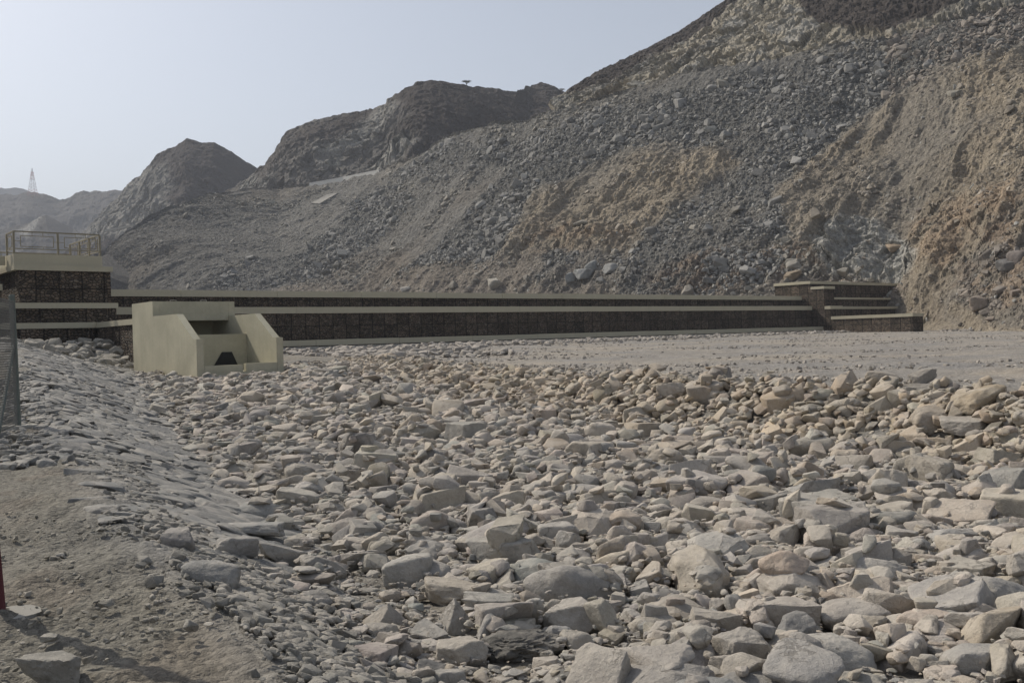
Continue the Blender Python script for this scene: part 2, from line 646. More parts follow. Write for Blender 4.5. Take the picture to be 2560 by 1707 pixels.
def ground_z(x, y):
    x = np.asarray(x, float); y = np.asarray(y, float)
    cx, cz = I(y, CL_X), I(y, CL_Z)
    tx, bz = I(y, TL_X), I(y, BED_Z)
    s, t = st_of(x, y)
    f = np.clip((x - cx) / np.maximum(tx - cx, .1), 0, 1)
    fs = f * .75 + .25 * f * f * (3 - 2 * f)
    left = cz + (bz - cz) * fs
    e = crest_e(x, y)
    zt = -.36 - .75 * np.clip(t / 45, 0, 1) ** .8
    g = sstep(-2.5, .2, e)
    z = left + (zt - left) * g
    # ground lifts to the foot of the lookout block
    lift = sstep(16.5, 11.5, t) * sstep(-10, -15.5, s) * (x < 0)
    z = z + (.38 - z) * lift
    z = np.where(t < -.5, np.minimum(z, -.5), z)
    return z


def ground_hit(px, py):
    d = ray(px, py)
    Y = np.linspace(3, 120, 4000)
    P = d[None, :] * Y[:, None]
    h = P[:, 2] - ground_z(P[:, 0], P[:, 1])
    k = np.argmax(h < 0)
    return P[k] if h[k] < 0 else P[-1]


def zones(x, y):
    """masks of path, embankment face, bed, bank, terrace"""
    cx = I(y, CL_X); tx = I(y, TL_X)
    e = crest_e(x, y)
    f = (x - cx) / np.maximum(tx - cx, .1)
    terr = sstep(-.4, .6, e)
    bank = sstep(-2.6, -2.1, e) * (1 - terr)
    path = (1 - sstep(-.25, .25, f)) * (1 - terr) * (1 - bank)
    slope = sstep(-.25, .25, f) * (1 - sstep(.9, 1.1, f)) * (1 - terr) * (1 - bank)
    return path, slope, bank, terr


def build_near_ground():
    nr, nc = 520, 620
    Y = 2.2 * (150 / 2.2) ** (np.linspace(0, 1, nr))
    Y = np.concatenate([np.linspace(-8, 2.1, 12), Y])
    U = np.linspace(-.75, .82, nc)
    U = np.concatenate([[-4, -2, -1.2], U, [1.2, 2, 4]])
    W = np.maximum(np.abs(Y), 5)[:, None] if False else np.maximum(Y, 4)[:, None]
    X = W * U[None, :]
    YY = np.repeat(Y[:, None], len(U), 1)
    Z = ground_z(X, YY)
    P3 = np.stack([X, YY, X * 0], -1)
    path, slope, bank, terr = zones(X, YY)
    n1 = fbm(P3 * .5, 4, 3)
    n2 = fbm(P3 * 2.3, 4, 9)
    n3 = fbm(P3 * 9, 3, 21)
    Z = Z + n1 * (.07 * path + .03 * slope + .05 * terr + .08 * bank) + n2 * (.022 * path + .015 * terr + .02) + n3 * (.012 + .008 * path)
    s, t = st_of(X, YY)
    # wheel tracks on the terrace
    tr = np.exp(-((crest_e(X, YY) - 3.2) / .35) ** 2) + np.exp(-((crest_e(X, YY) - 5.2) / .35) ** 2)
    Z = Z - .025 * tr * terr
    # colour
    c_path = np.array([.158, .149, .127]); c_slope = np.array([.205, .2, .188]); c_bed = np.array([.20, .185, .16])
    c_terr = np.array([.282, .258, .226])
    col = (c_bed[None, None] * np.ones(X.shape + (1,)))
    for mk, c in ((path, c_path), (slope, c_slope), (terr, c_terr)):
        col = col * (1 - mk[..., None]) + c * mk[..., None]
    # warm and grey patches
    w = np.clip(fbm(P3 * .35 + 40, 3, 77), -1, 1)[..., None]
    col = col * (1 + .10 * w * np.array([1.2, .9, .4]))
    br = sstep(.15, .5, fbm(P3 * np.array([1.3, .8, 1]) + 9, 3, 31))[..., None] * path[..., None]
    col = col * (1 - .35 * br) + np.array([.165, .135, .105]) * .35 * br
    gp = sstep(.1, .5, fbm(P3 * np.array([.14, .3, 1]) + 3, 3, 55))[..., None] * terr[..., None]
    col = col * (1 - .45 * gp) + np.array([.21, .205, .2]) * .45 * gp
    grit = .55 + .3 * path + .2 * terr + 0 * X
    grit = np.clip(grit - .5 * tr * terr, 0, 1)
    R, Cn = X.shape
    idx = np.arange(R * Cn).reshape(R, Cn)
    F = np.stack([idx[:-1, :-1], idx[:-1, 1:], idx[1:, 1:], idx[1:, :-1]], -1).reshape(-1, 4)
    me = np_mesh('ground', np.stack([X, YY, Z], -1).reshape(-1, 3), F, M_GROUND, True,
                 {'tint': col.reshape(-1, 3), 'grit': grit.reshape(-1)})
    tag(obj('ground', me), kind='structure')
    # the plain beyond, under the hills and out to the horizon
    n = 40
    g = np.linspace(-1, 1, n); g = np.sign(g) * np.abs(g) ** 2 * 7000
    GX, GY = np.meshgrid(g, g + 1500)
    V = np.stack([GX, GY, np.full_like(GX, -4.0)], -1).reshape(-1, 3)
    i2 = np.arange(n * n).reshape(n, n)
    F = np.stack([i2[:-1, :-1], i2[:-1, 1:], i2[1:, 1:], i2[1:, :-1]], -1).reshape(-1, 4)
    me = np_mesh('terrain', V, F, M_GROUND, True, {'tint': np.tile([.2, .18, .155], (n * n, 1)), 'grit': np.full(n * n, .3)})
    tag(obj('terrain', me), kind='structure')


build_near_ground()


# ------------------------------------------------------------------ rocks
def ico(sub):
    bm = bmesh.new()
    bmesh.ops.create_icosphere(bm, subdivisions=sub, radius=1)
    V = np.array([v.co[:] for v in bm.verts])
    F = np.array([[v.index for v in f.verts] for f in bm.faces])
    bm.free()
    return V, F


ICO = {k: ico(k) for k in (1, 2, 3, 4, 5)}


def rock_shape(seed, kind):
    """returns a function giving the radius vector field for any set of directions"""
    r = np.random.default_rng(seed)
    if kind == 'round':
        K, p, lo, hi = 11, 10, .78, 1.0
    elif kind == 'block':
        K, p, lo, hi = 7, 38, .74, 1.0
    elif kind == 'slab':
        K, p, lo, hi = 9, 34, .72, 1.05
    else:                                                   # angular
        K, p, lo, hi = 11, 32, .58, 1.05
    n = r.normal(size=(K, 3))
    n /= np.linalg.norm(n, axis=1)[:, None]
    o = r.uniform(lo, hi, K)
    ax = []
    if kind in ('block', 'slab'):
        q = r.normal(size=(3, 3)) * .16 + np.eye(3)
        for a in q:
            ax += [a, -a + r.normal(size=3) * .1]
        ax = np.array(ax); ax /= np.linalg.norm(ax, axis=1)[:, None]
        o2 = np.array([.9, .9, .9, .9, .72, .72]) * r.uniform(.9, 1.08, 6)
        n = np.concatenate([n, ax]); o = np.concatenate([o, o2])
    else:
        n = np.concatenate([n, np.eye(3), -np.eye(3)]); o = np.concatenate([o, np.full(6, 1.0)])
    if kind == 'pyramid':
        n = np.array([[.75, -.45, .5], [-.75, -.35, .5], [.1, .85, .5], [0, 0, -1], [0, -.95, .3]])
        n /= np.linalg.norm(n, axis=1)[:, None]
        o = np.array([.42, .42, .45, .6, .5]); p = 26
    off = r.uniform(0, 100, 3)

    def f(d):
        s = np.maximum(d @ n.T, 0) / o
        rad = (s ** p).sum(1) ** (-1 / p)
        V = d * rad[:, None]
        k = .05 if kind != 'round' else .04
        return V * (1 + k * fbm(V * 2.2 + off, 3, 5) + .026 * fbm(V * 7 + off, 3, 15))[:, None]
    return f


KINDS = ['angular', 'block', 'slab', 'round']
def hull_rock(seed, kind):
    """broken stone: convex hull of a few points, edges worn; returns meshes at rising detail"""
    r = np.random.default_rng(seed)
    n = {'angular': 13, 'block': 15, 'slab': 14, 'round': 26}[kind]
    d = r.normal(size=(n, 3)); d /= np.linalg.norm(d, axis=1)[:, None]
    if kind in ('block', 'slab'):
        d = np.sign(d) * np.abs(d) ** .45
        d += r.normal(size=d.shape) * .10
        d[:, 2] = np.clip(d[:, 2], -.62, .62 + .1 * r.random())
    elif kind == 'angular':
        d *= r.uniform(.72, 1.05, (n, 1))
    res = {}
    wear = (1.7 if seed % 2 else 1.0) * {'angular': .13, 'block': .14, 'slab': .11, 'round': .24}[kind]
    for L in (1, 2, 3, 4):
        bm = bmesh.new()
        vs = [bm.verts.new(p) for p in d]
        q = bmesh.ops.convex_hull(bm, input=vs)
        bmesh.ops.delete(bm, geom=[v for v in bm.verts if not v.link_faces], context='VERTS')
        bmesh.ops.dissolve_limit(bm, angle_limit=math.radians(9), verts=list(bm.verts), edges=list(bm.edges))
        if L >= 2:
            bmesh.ops.bevel(bm, geom=list(bm.edges), offset=wear * (1 if L > 2 else .8), segments={2: 1, 3: 2, 4: 3}.get(L, 1), profile=.5, affect='EDGES', clamp_overlap=True)
        bmesh.ops.triangulate(bm, faces=list(bm.faces))
        if L == 4:
            for _ in range(3):
                lo = [e for e in bm.edges if e.calc_length() > .13]
                bmesh.ops.subdivide_edges(bm, edges=lo, cuts=1)
                bmesh.ops.triangulate(bm, faces=list(bm.faces))
            bmesh.ops.smooth_vert(bm, verts=list(bm.verts), factor=.5, use_axis_x=True, use_axis_y=True, use_axis_z=True)
        bmesh.ops.recalc_face_normals(bm, faces=list(bm.faces))
        bm.verts.index_update()
        V = np.array([v.co[:] for v in bm.verts]); F = np.array([[v.index for v in f.verts] for f in bm.faces])
        bm.free()
        if L >= 3:
            off = seed * 1.7
            V = V * (1 + .05 * fbm(V * 1.8 + off, 3, 5) + (.022 * fbm(V * 7 + off, 3, 15) if L == 4 else 0))[:, None]
        mid = (V.max(0) + V.min(0)) / 2
        V = V - mid
        res[L] = (V / np.abs(V).max(0), F)
    return res


BANK = []
for i in range(56):
    kd = KINDS[(0, 1, 3, 2, 0, 3, 1, 0)[i % 8]]
    e = {'kind': kd}
    e.update(hull_rock(100 + i, kd))
    BANK.append(e)


def rot_from(nrm, yaw):
    """rotation whose z is nrm and turned by yaw"""
    z = np.asarray(nrm, float); z = z / np.linalg.norm(z)
    x = np.array([math.cos(yaw), math.sin(yaw), 0.0])
    x = x - z * (x @ z); x /= np.linalg.norm(x)
    y = np.cross(z, x)
    return np.stack([x, y, z], 1)


def build_stuff(name, rocks, mat, label=None, lodk=956.0, minl=1, flat_all=False):
    """rocks: list of (pos, R, (a,b,c), shape index, tint) -> one mesh"""
    Vs, Fs, Ts, Sm = [], [], [], []
    off = 0
    for pos, R, sc, k, tint in rocks:
        px = 2 * sc[0] * lodk / max(pos[1], 1.0)
        L = 4 if px > 42 else 3 if px > 16 else 2 if px > 6 else 1
        L = max(L, minl)
        V = (BANK[k][L][0] * np.array(sc)) @ R.T + pos
        F = BANK[k][L][1]
        Vs.append(V.astype(np.float32)); Fs.append(F + off)
        Ts.append(np.tile(tint, (len(V), 1)).astype(np.float32))
        Sm.append(np.full(len(F), L >= 3 and not flat_all))
        off += len(V)
    me = np_mesh(name, np.concatenate(Vs), np.concatenate(Fs), mat, np.concatenate(Sm), {'tint': np.concatenate(Ts)})
    if not flat_all: me.set_sharp_from_angle(angle=math.radians(32))
    o = obj(name, me)
    tag(o, label, None, None, 'stuff')
    return o


BOULDER_MESH = {}


def boulder(name, pos, R, sc, k, tint, label, group, mat=None, cat='boulder', level=4, fn=None):
    mat = mat or M_BOULDER
    key = (k, level, mat.name)
    if key not in BOULDER_MESH or fn is not None:
        if fn is None:
            V, FF = BANK[k][4]
        else:
            V = fn(ICO[level][0]); V = V / np.abs(V).max(0); FF = ICO[level][1]
        me = np_mesh(name, V, FF, mat, True)
        me.set_sharp_from_angle(angle=math.radians(38))
        if fn is None: BOULDER_MESH[key] = me
    else:
        me = BOULDER_MESH[key]
    o = obj(name, me)
    RR = np.eye(4); RR[:3, :3] = R * np.array(sc)[None, :]; RR[:3, 3] = pos
    # scale and rotation kept apart
    q = Matrix([list(r) for r in R]).to_quaternion()
    o.rotation_mode = 'QUATERNION'
    o.rotation_quaternion = q
    o.scale = sc
    o.location = pos
    o.color = (*tint, 1)
    tag(o, label, cat, group)
    return o


# ---- piling stones: a height map the stones settle on
class Pile:
    def __init__(s, x0, x1, y0, y1, cell):
        s.x0, s.y0, s.c = x0, y0, cell
        s.nx = int((x1 - x0) / cell); s.ny = int((y1 - y0) / cell)
        X, Y = np.meshgrid(x0 + (np.arange(s.nx) + .5) * cell, y0 + (np.arange(s.ny) + .5) * cell)
        s.X, s.Y = X, Y
        s.G = ground_z(X, Y)
        s.H = s.G.copy()

    def patch(s, x, y, r):
        i0 = max(int((x - r - s.x0) / s.c), 0); i1 = min(int((x + r - s.x0) / s.c) + 1, s.nx)
        j0 = max(int((y - r - s.y0) / s.c), 0); j1 = min(int((y + r - s.y0) / s.c) + 1, s.ny)
        return slice(j0, j1), slice(i0, i1)

    def fill(s, x, y):
        i = min(max(int((x - s.x0) / s.c), 0), s.nx - 1); j = min(max(int((y - s.y0) / s.c), 0), s.ny - 1)
        return s.H[j, i] - s.G[j, i]

    def drop(s, x, y, a, b, c, yaw, embed=.35, tiltk=.6, jit=.18, upd=True, ztop=None):
        sl = s.patch(x, y, max(a, s.c * 1.5))
        H = s.H[sl]
        if H.size == 0: return None
        dx = s.X[sl] - x; dy = s.Y[sl] - y
        ca, sa = math.cos(yaw), math.sin(yaw)
        u = (dx * ca + dy * sa) / a; v = (-dx * sa + dy * ca) / b
        rr = u * u + v * v
        m = rr < .7
        if m.sum() < 3:
            h = float(H.mean()); gx = gy = 0.0
        else:
            h = float(H[m].mean())
            A = dx[m]; B = dy[m]; hh = H[m] - h
            gx = float((A * hh).sum() / ((A * A).sum() + .004)); gy = float((B * hh).sum() / ((B * B).sum() + .004))
        gx = max(min(gx, .9), -.9) * tiltk + rnd.gauss(0, jit); gy = max(min(gy, .9), -.9) * tiltk + rnd.gauss(0, jit)
        zc = h + c * (1 - 2 * embed)
        if upd:
            q = np.clip(1 - rr, 0, 1)
            top = zc + c * .85 * np.sqrt(q) + (gx * dx + gy * dy)
            s.H[sl] = np.where(rr < 1, np.maximum(H, top), H)
        n = np.array([-gx, -gy, 1.0])
        return np.array([x, y, zc]), rot_from(n, yaw)


TINTS = np.array([[.355, .325, .285], [.375, .34, .295], [.33, .315, .29], [.30, .285, .26], [.39, .35, .295],
                  [.27, .265, .25], [.35, .305, .25], [.20, .195, .185], [.36, .335, .30], [.33, .30, .26]])
TN = ['beige', 'beige', 'pale grey', 'grey', 'sandy', 'grey', 'tan', 'dark grey', 'pale grey', 'beige']


def tint_of(i, f=1.0):
    return np.clip(TINTS[i] * np.array([1.15, 1.125, 1.095]) * (1 + np.array([rnd.gauss(0, .09)] * 3) + np.array([rnd.gauss(0, .012) for _ in range(3)])) * f, .03, .6)


SHAPE_NAME = {'angular': 'angular', 'block': 'blocky', 'slab': 'flat', 'round': 'rounded'}
pile = Pile(-19, 18, 3.6, 47, .05)


def view_ok(x, y, z=-1.5, mx=90, my=140):
    if y < 3: return False
    px, py = proj(np.array([x, y, z]))
    return -mx < px < 2560 + mx and py < 1707 + my


LANDMARKS = []      # (px,py,phrase)
# px, base py, width px, height px, depth ratio, shape kind, seed, tint, yaw(deg), label
HEROES = [
    (1138, 1586, 106, 88, .8, 'pyramid', 1, (.33, .315, .29), 10, 'steep pyramid-shaped grey stone with a dark streaked face, in front of a long bar-shaped stone'),
    (1236, 1548, 160, 62, .42, 'block', 12, (.36, .345, .31), 8, 'long straight bar-shaped pale stone lying level beside the pyramid-shaped stone'),
    (1335, 1570, 62, 78, .8, 'round', 3, (.35, .34, .31), 0, 'upright oval pale stone at the right end of the bar-shaped stone'),
    (1446, 1590, 170, 100, .7, 'angular', 24, (.35, .325, .29), -8, 'big humped pale stone with a ridged top, right of the upright oval stone'),
    (1300, 1655, 225, 66, .7, 'lump', 5, (.115, .11, .10), 0, 'rough dark grey cement lump lying among pale stones near the bottom edge'),
    (1152, 1675, 140, 72, .7, 'slab', 16, (.40, .365, .315), 0, 'wide pale beige wedge with a flat cut front, left of the dark cement lump'),
    (1420, 1388, 66, 60, .9, 'round', 7, (.34, .325, .3), 0, 'smooth ball-like grey stone leaning on a wide rounded boulder'),
    (1395, 1372, 110, 64, .7, 'round', 8, (.36, .34, .31), 5, 'wide rounded boulder behind the smooth ball-like stone'),
    (1018, 1470, 124, 80, .7, 'round', 9, (.36, .345, .315), 0, 'large rounded pale boulder with a pitted top, left of the ball-like stone'),
    (968, 1578, 124, 62, .7, 'pyramid', 10, (.35, .32, .28), 14, 'low pointed tent-shaped stone left of the steep pyramid-shaped stone'),
    (1136, 1520, 176, 64, .7, 'slab', 31, (.36, .32, .265), -6, 'broad beige flat boulder with a crusty top, behind the bar-shaped stone'),
    (1215, 1346, 140, 34, .6, 'slab', 13, (.36, .345, .31), 4, 'long low pale slab in the middle of the bed, behind the wide rounded boulder'),
    (2070, 1700, 240, 104, .7, 'round', 33, (.36, .345, .315), -6, 'huge rounded grey boulder at the bottom edge, right of a tall flat-faced block'),
    (1860, 1688, 158, 112, .6, 'block', 15, (.35, .325, .29), 12, 'tall flat-faced pale block near the bottom edge, left of the huge rounded boulder'),
    (1990, 1640, 130, 92, .6, 'angular', 34, (.22, .215, .205), 40, 'dark grey angular stone wedged between the tall block and the huge rounded boulder'),
    (2128, 1586, 184, 76, .7, 'round', 17, (.36, .33, .295), 0, 'smooth oval pale boulder lying behind the huge rounded boulder'),
    (1990, 1486, 88, 60, .8, 'angular', 18, (.21, .2, .19), 20, 'dark faceted stone with a pale left side, between two pale rounded boulders'),
    (1921, 1462, 112, 74, .7, 'round', 19, (.36, .33, .29), 0, 'pale humped boulder on the left of the dark faceted stone'),
    (2445, 1700, 170, 78, .8, 'round', 20, (.34, .325, .3), 0, 'massive rounded boulder in the bottom right corner'),
    (2500, 1545, 150, 100, .7, 'round', 21, (.34, .325, .3), 0, 'large rounded boulder cut by the right edge, above the corner boulder'),
    (2190, 1456, 156, 56, .6, 'round', 22, (.37, .35, .32), -5, 'long smooth loaf-shaped boulder near the right side of the bed'),
    (2390, 1370, 170, 52, .7, 'slab', 23, (.37, .355, .33), 8, 'broad pale flat-topped boulder close to the right edge'),
    (2415, 1598, 110, 66, .7, 'angular', 36, (.33, .32, .3), -40, 'pale ridged wedge resting between the two right-hand rounded boulders'),
    (2323, 1092, 96, 60, .9, 'round', 25, (.33, .285, .23), 0, 'big round tan boulder at the foot of the right bank'),
    (2445, 1040, 118, 58, .7, 'block', 26, (.36, .30, .22), 20, 'large ochre flat-sided boulder high on the bank at the right edge'),
    (1676, 1010, 78, 50, .6, 'slab', 27, (.36, .315, .26), -20, 'pale tilted slab standing on the bank, the largest on its middle stretch'),
    (2205, 965, 80, 36, .7, 'round', 28, (.35, .31, .26), 0, 'humped tan boulder sitting on the very crest of the bank'),
    (2300, 965, 66, 42, .7, 'angular', 29, (.34, .31, .27), 20, 'pointed pale boulder on the crest of the bank, right of the humped tan one'),
    (2415, 1100, 110, 50, .6, 'block', 30, (.35, .32, .28), -20, 'flat-topped pale block right of the round tan boulder'),
    (1770, 1290, 110, 48, .7, 'round', 32, (.35, .32, .28), 0, 'wide low rounded boulder in the centre right of the bed'),
    (770, 1060, 110, 34, .6, 'slab', 35, (.35, .32, .28), 4, 'long low brownish slab in the bed left of centre'),
    (530, 1465, 150, 64, .7, 'round', 37, (.27, .265, .25), 0, 'broad grey domed boulder where the bed meets the dirt path'),
    (640, 1345, 150, 40, .5, 'block', 38, (.29, .285, .27), -4, 'long grey slab at the toe of the paved slope'),
    (590, 1400, 110, 56, .7, 'round', 39, (.27, .26, .245), 15, 'grey humped boulder below the toe of the paved slope'),
    (455, 1385, 90, 66, .8, 'angular', 40, (.22, .21, .2), 0, 'leaning dark grey stone on the path side of the bed'),
]


def lump_shape(seed):
    r = np.random.default_rng(seed)

    def f(d):
        V = d * (1 + .18 * fbm(d * 2 + 5, 3, seed) + .12 * ridged(d * 7, 3, seed))[:, None]
        V[:, 2] = np.sign(V[:, 2]) * np.abs(V[:, 2]) ** .8
        return V
    return f


hero_xy = []
for (px, py, w, h, dr, kd, seed, tint, yaw, label) in HEROES:
    g = ground_hit(px, py - 4)
    Yd = g[1]
    a = w * Yd / F_PX / 2 * 1.04
    b = a * dr
    c = h * Yd / F_PX / 2 * 1.12
    y = g[1] + b * .55
    x = g[0] + (g[0] / max(g[1], 1)) * b * .55
    gz = float(ground_z(x, y))
    yw = math.radians(yaw)
    fn = lump_shape(seed) if kd == 'lump' else rock_shape(900 + seed, kd)
    res = pile.drop(x, y, a, b, c, yw, embed=.18, tiltk=.3, jit=.03)
    pos, R = res
    boulder('boulder' if kd != 'lump' else 'cement_lump', pos, R, (a, b, c), -seed, tint, label, 'boulders of the rock bed', level=5, fn=fn,
            cat='boulder' if kd != 'lump' else 'cement lump')
    qx, qy = proj(pos)
    LANDMARKS.append((float(qx), float(qy), label.split(',')[0].split(' lying')[0].split(' leaning')[0]))
    hero_xy.append((x, y, max(a, b)))

ROCKS = []      # all piled stones: (pos,R,scale,shape,tint,tint name)


def bed_density(x, y):
    """how readily a stone lands here: bed and bank, thinning over the path edge and the paved slope"""
    cx, tx = float(I(y, CL_X)), float(I(y, TL_X))
    e = float(crest_e(np.array(x), np.array(y)))
    if e > -.25: return 0
    d = 1.0
    if x < tx:
        f = (x - cx) / (tx - cx)
        if y > 8.8: d = 0.0 if f < .95 else 1
        elif f < -.1: d = 0
        else: d = max(0, min(1, (f - .5) * 2.2))
    s, t = st_of(x, y)
    if t < 15 and s < -10: d = .8 if t > 11.4 else 0
    # intake footprint
    if -17.75 < s < -13.7 and 19.4 < t < 27.75: return 0
    return d


DN = np.array([[bed_density(float(xx), float(yy)) for xx in np.arange(-19, 18.01, .25)] for yy in np.arange(3.5, 47.1, .25)])
EX, EY = np.meshgrid(np.arange(-19, 18.01, .25), np.arange(3.5, 47.1, .25))
EN = crest_e(EX, EY)


def look(A, x, y):
    return A[min(max(int((y - 3.5) / .25 + .5), 0), A.shape[0] - 1), min(max(int((x + 19) / .25 + .5), 0), A.shape[1] - 1)]


def bed_density_fast(x, y): return look(DN, x, y)


def bank_density(x, y):
    e = look(EN, x, y)
    return look(DN, x, y) if -3.2 < e < -.25 else 0.0


def sample_xy():
    # more samples near, as the view widens with distance
    y = 3.8 + (46 - 3.8) * rnd.random() ** .85
    xl = max(-18.8, -.56 * y - 1.5); xr = min(17.8, .58 * y + 1)
    return xl + (xr - xl) * rnd.random(), y


def clash(x, y, r, lst, k=.8):
    for (hx, hy, hr) in lst:
        dx = x - hx; dy = y - hy
        if dx * dx + dy * dy < ((hr + r) * k) ** 2: return True
    return False


def add_rocks(n, amin, amax, k_cand, embed, flat=(.37, .70), power=1.6, clashk=None, ymax=46, ymin=3.6, jit=.14, dens=bed_density_fast, maxfill=9.0):
    placed = 0
    tries = 0
    lst = list(hero_xy)
    grid = {}
    while placed < n and tries < n * 12:
        tries += 1
        best = None
        for _ in range(k_cand):
            x, y = sample_xy()
            if y > ymax or y < ymin: continue
            if rnd.random() > dens(x, y): continue
            if not view_ok(x, y): continue
            h = pile.fill(x, y)
            if best is None or h < best[0]: best = (h, x, y)
        if best is None: continue
        h, x, y = best
        if h > maxfill: continue
        a = amin + (amax - amin) * rnd.random() ** power
        # stones on the near right are larger, those in the path edge smaller
        cx, tx = float(I(y, CL_X)), float(I(y, TL_X))
        if x < tx + .6: a *= .6 if y < 9 else .8
        if clashk:
            key = (int(x), int(y))
            near = []
            for i in (-1, 0, 1):
                for j in (-1, 0, 1): near += grid.get((key[0] + i, key[1] + j), [])
            if clash(x, y, a, near, clashk) or clash(x, y, a, lst, clashk * .85): continue
        elif clash(x, y, 0, lst, .78): continue
        b = a * rnd.uniform(.58, .92)
        c = a * rnd.uniform(*flat)
        if x < tx + 1.0: c *= .8
        yaw = rnd.gauss(0, .8)
        r = pile.drop(x, y, a, b, c, yaw, embed, .6, jit)
        if r is None: continue
        if clashk: grid.setdefault((int(x), int(y)), []).append((x, y, a * .9))
        ti = rnd.choices(range(10), weights=[5, 4, 4, 3, 3, 2, 2, .9, 4, 3])[0]
        e = look(EN, x, y)
        tt = tint_of(ti)
        if e > -3: tt = tt * np.array([1.0, .955, .88])        # the bank's stones are warmer
        if x < tx + 2.5 - (y * .02): tt = tt * np.array([.86, .88, .9])
        ROCKS.append((r[0], r[1], (a, b, c), rnd.randrange(56), tt, ti))
        placed += 1
    return placed


add_rocks(640, .20, .42, 1, .30, clashk=.80, power=1.4)
add_rocks(3000, .11, .22, 4, .30, clashk=.62, maxfill=.40)
add_rocks(1000, .12, .30, 2, .28, clashk=.7, dens=bank_density, ymin=13, jit=.25)
add_rocks(1500, .06, .13, 3, .25, dens=bank_density, ymin=13)
add_rocks(5000, .055, .12, 4, .3, maxfill=.26)
add_rocks(4200, .028, .06, 4, .3, ymax=17, maxfill=.14)
add_rocks(2200, .012, .03, 4, .3, ymax=9.5, maxfill=.09)


# ---- the stones that show largest stand as objects, the rest are one heap
def px_size(r):
    return 2 * r[2][0] * F_PX / r[0][1]


def visible_centre(r):
    qx, qy = proj(r[0])
    return -20 < qx < 2580 and qy < 1725


order = sorted([i for i in range(len(ROCKS)) if visible_centre(ROCKS[i])], key=lambda i: -px_size(ROCKS[i]))
# keep the ones not buried by later stones
big = []
for i in order:
    r = ROCKS[i]
    top = r[0][2] + r[2][2] * .85
    j = min(max(int((r[0][1] - pile.y0) / pile.c), 0), pile.ny - 1); k = min(max(int((r[0][0] - pile.x0) / pile.c), 0), pile.nx - 1)
    if pile.H[j, k] - top < .06: big.append(i)
    if len(big) >= 225: break
bigset = set(big)
seen = {}
queue = []
for i in big:
    pos, R, sc, k, tint, ti = ROCKS[i]
    qx, qy = proj(pos)
    qx, qy = float(qx), float(qy)
    best = min(LANDMARKS, key=lambda l: (l[0] - qx) ** 2 + ((l[1] - qy) * 1.6) ** 2)
    dx, dy = qx - best[0], (qy - best[1]) * 1.6
    rel = ('just right of' if dx > 0 else 'just left of') if abs(dx) > abs(dy) else ('in front of' if dy > 0 else 'behind')
    dist = math.hypot(dx, dy)
    if dist > 260: rel = {'just right of': 'well to the right of', 'just left of': 'well to the left of', 'in front of': 'some way in front of', 'behind': 'some way behind'}[rel]
    ps = px_size(ROCKS[i])
    size = 'large' if ps > 150 else 'medium' if ps > 95 else 'small'
    lab = f"{size} {TN[ti]} {SHAPE_NAME[BANK[k]['kind']]} stone {rel} the {best[2]}"
    queue.append([pos, R, sc, k, tint, ' '.join(lab.split()[:16])])
    seen.setdefault(queue[-1][5], []).append(queue[-1])
for lab, qs in seen.items():
    if len(qs) > 1:
        qs.sort(key=lambda q: q[0][1])
        for n_, q in enumerate(qs):
            q[5] = ('nearest ' if n_ == 0 and len(qs) > 2 else 'nearer ' if n_ == 0 else 'farthest ' if n_ == len(qs) - 1 and len(qs) > 2 else 'farther ' if n_ == len(qs) - 1 else 'middle ') + lab
            q[5] = ' '.join(q[5].split()[:16])
for q in queue:
    boulder('boulder', *q[:5], q[5], 'boulders of the rock bed')
build_stuff('riprap_stones', [r[:5] for i, r in enumerate(ROCKS) if i not in bigset], M_ROCK,
            'loose grey and beige riprap stones heaped over the bed and its bank')


# ---- scattered stones that simply lie on the ground
def surf_normal(x, y, e=.25):
    gx = float(ground_z(x + e, y) - ground_z(x - e, y)) / (2 * e)
    gy = float(ground_z(x, y + e) - ground_z(x, y - e)) / (2 * e)
    return np.array([-gx, -gy, 1.0])


def lay(x, y, a, b, c, yaw, sink=.3, jit=.1):
    n = surf_normal(x, y) + np.array([rnd.gauss(0, jit), rnd.gauss(0, jit), 0])
    z = float(ground_z(x, y)) + c * (1 - 2 * sink)
    return np.array([x, y, z]), rot_from(n, yaw)


# the grouted slope of flat slabs, left
SLABS = []
occ = {}
tries = 0
while len(SLABS) < 2600 and tries < 60000:
    tries += 1
    y = 8.6 + (47 - 8.6) * rnd.random() ** 1.1
    cx, tx = float(I(y, CL_X)), float(I(y, TL_X))
    f = rnd.uniform(-.16 if y > 13 else -.05, 1.03)
    x = cx + (tx - cx) * f
    if not view_ok(x, y, float(ground_z(x, y))): continue
    near = y < 14 and f > .25
    a = rnd.uniform(.16, .36) if len(SLABS) < 700 else rnd.uniform(.08, .18)
    if near: a *= rnd.uniform(1.1, 2.1)
    key = (int(x * 2), int(y * 2))
    if clash(x, y, a, [q for i in (-1, 0, 1) for j in (-1, 0, 1) for q in occ.get((key[0] + i, key[1] + j), [])], .62): continue
    occ.setdefault(key, []).append((x, y, a * .8))
    b = a * rnd.uniform(.45, .8)
    c = a * rnd.uniform(.14, .26)
    # slabs lie with their long side along the slope's length
    yaw = math.atan2(12, -5.5) + rnd.gauss(0, 1.2 if near else .6)
    if near: b = a * rnd.uniform(.6, .9)
    sink = rnd.uniform(.62, .9) if near else rnd.uniform(.42, .66)
    p, R = lay(x, y, a, b, c, yaw, sink, .03 if near else .06)
    tt = np.array([.235, .233, .222]) * (rnd.uniform(.92, 1.08) if near else rnd.uniform(.8, 1.16))
    SLABS.append((p, R, (a, b, c), rnd.choice([i for i in range(56) if BANK[i]['kind'] in ('slab', 'block', 'angular')]), tt, 0))
SLABS.sort(key=lambda r: -px_size(r))
PV = {}
nb = 0
rest = []
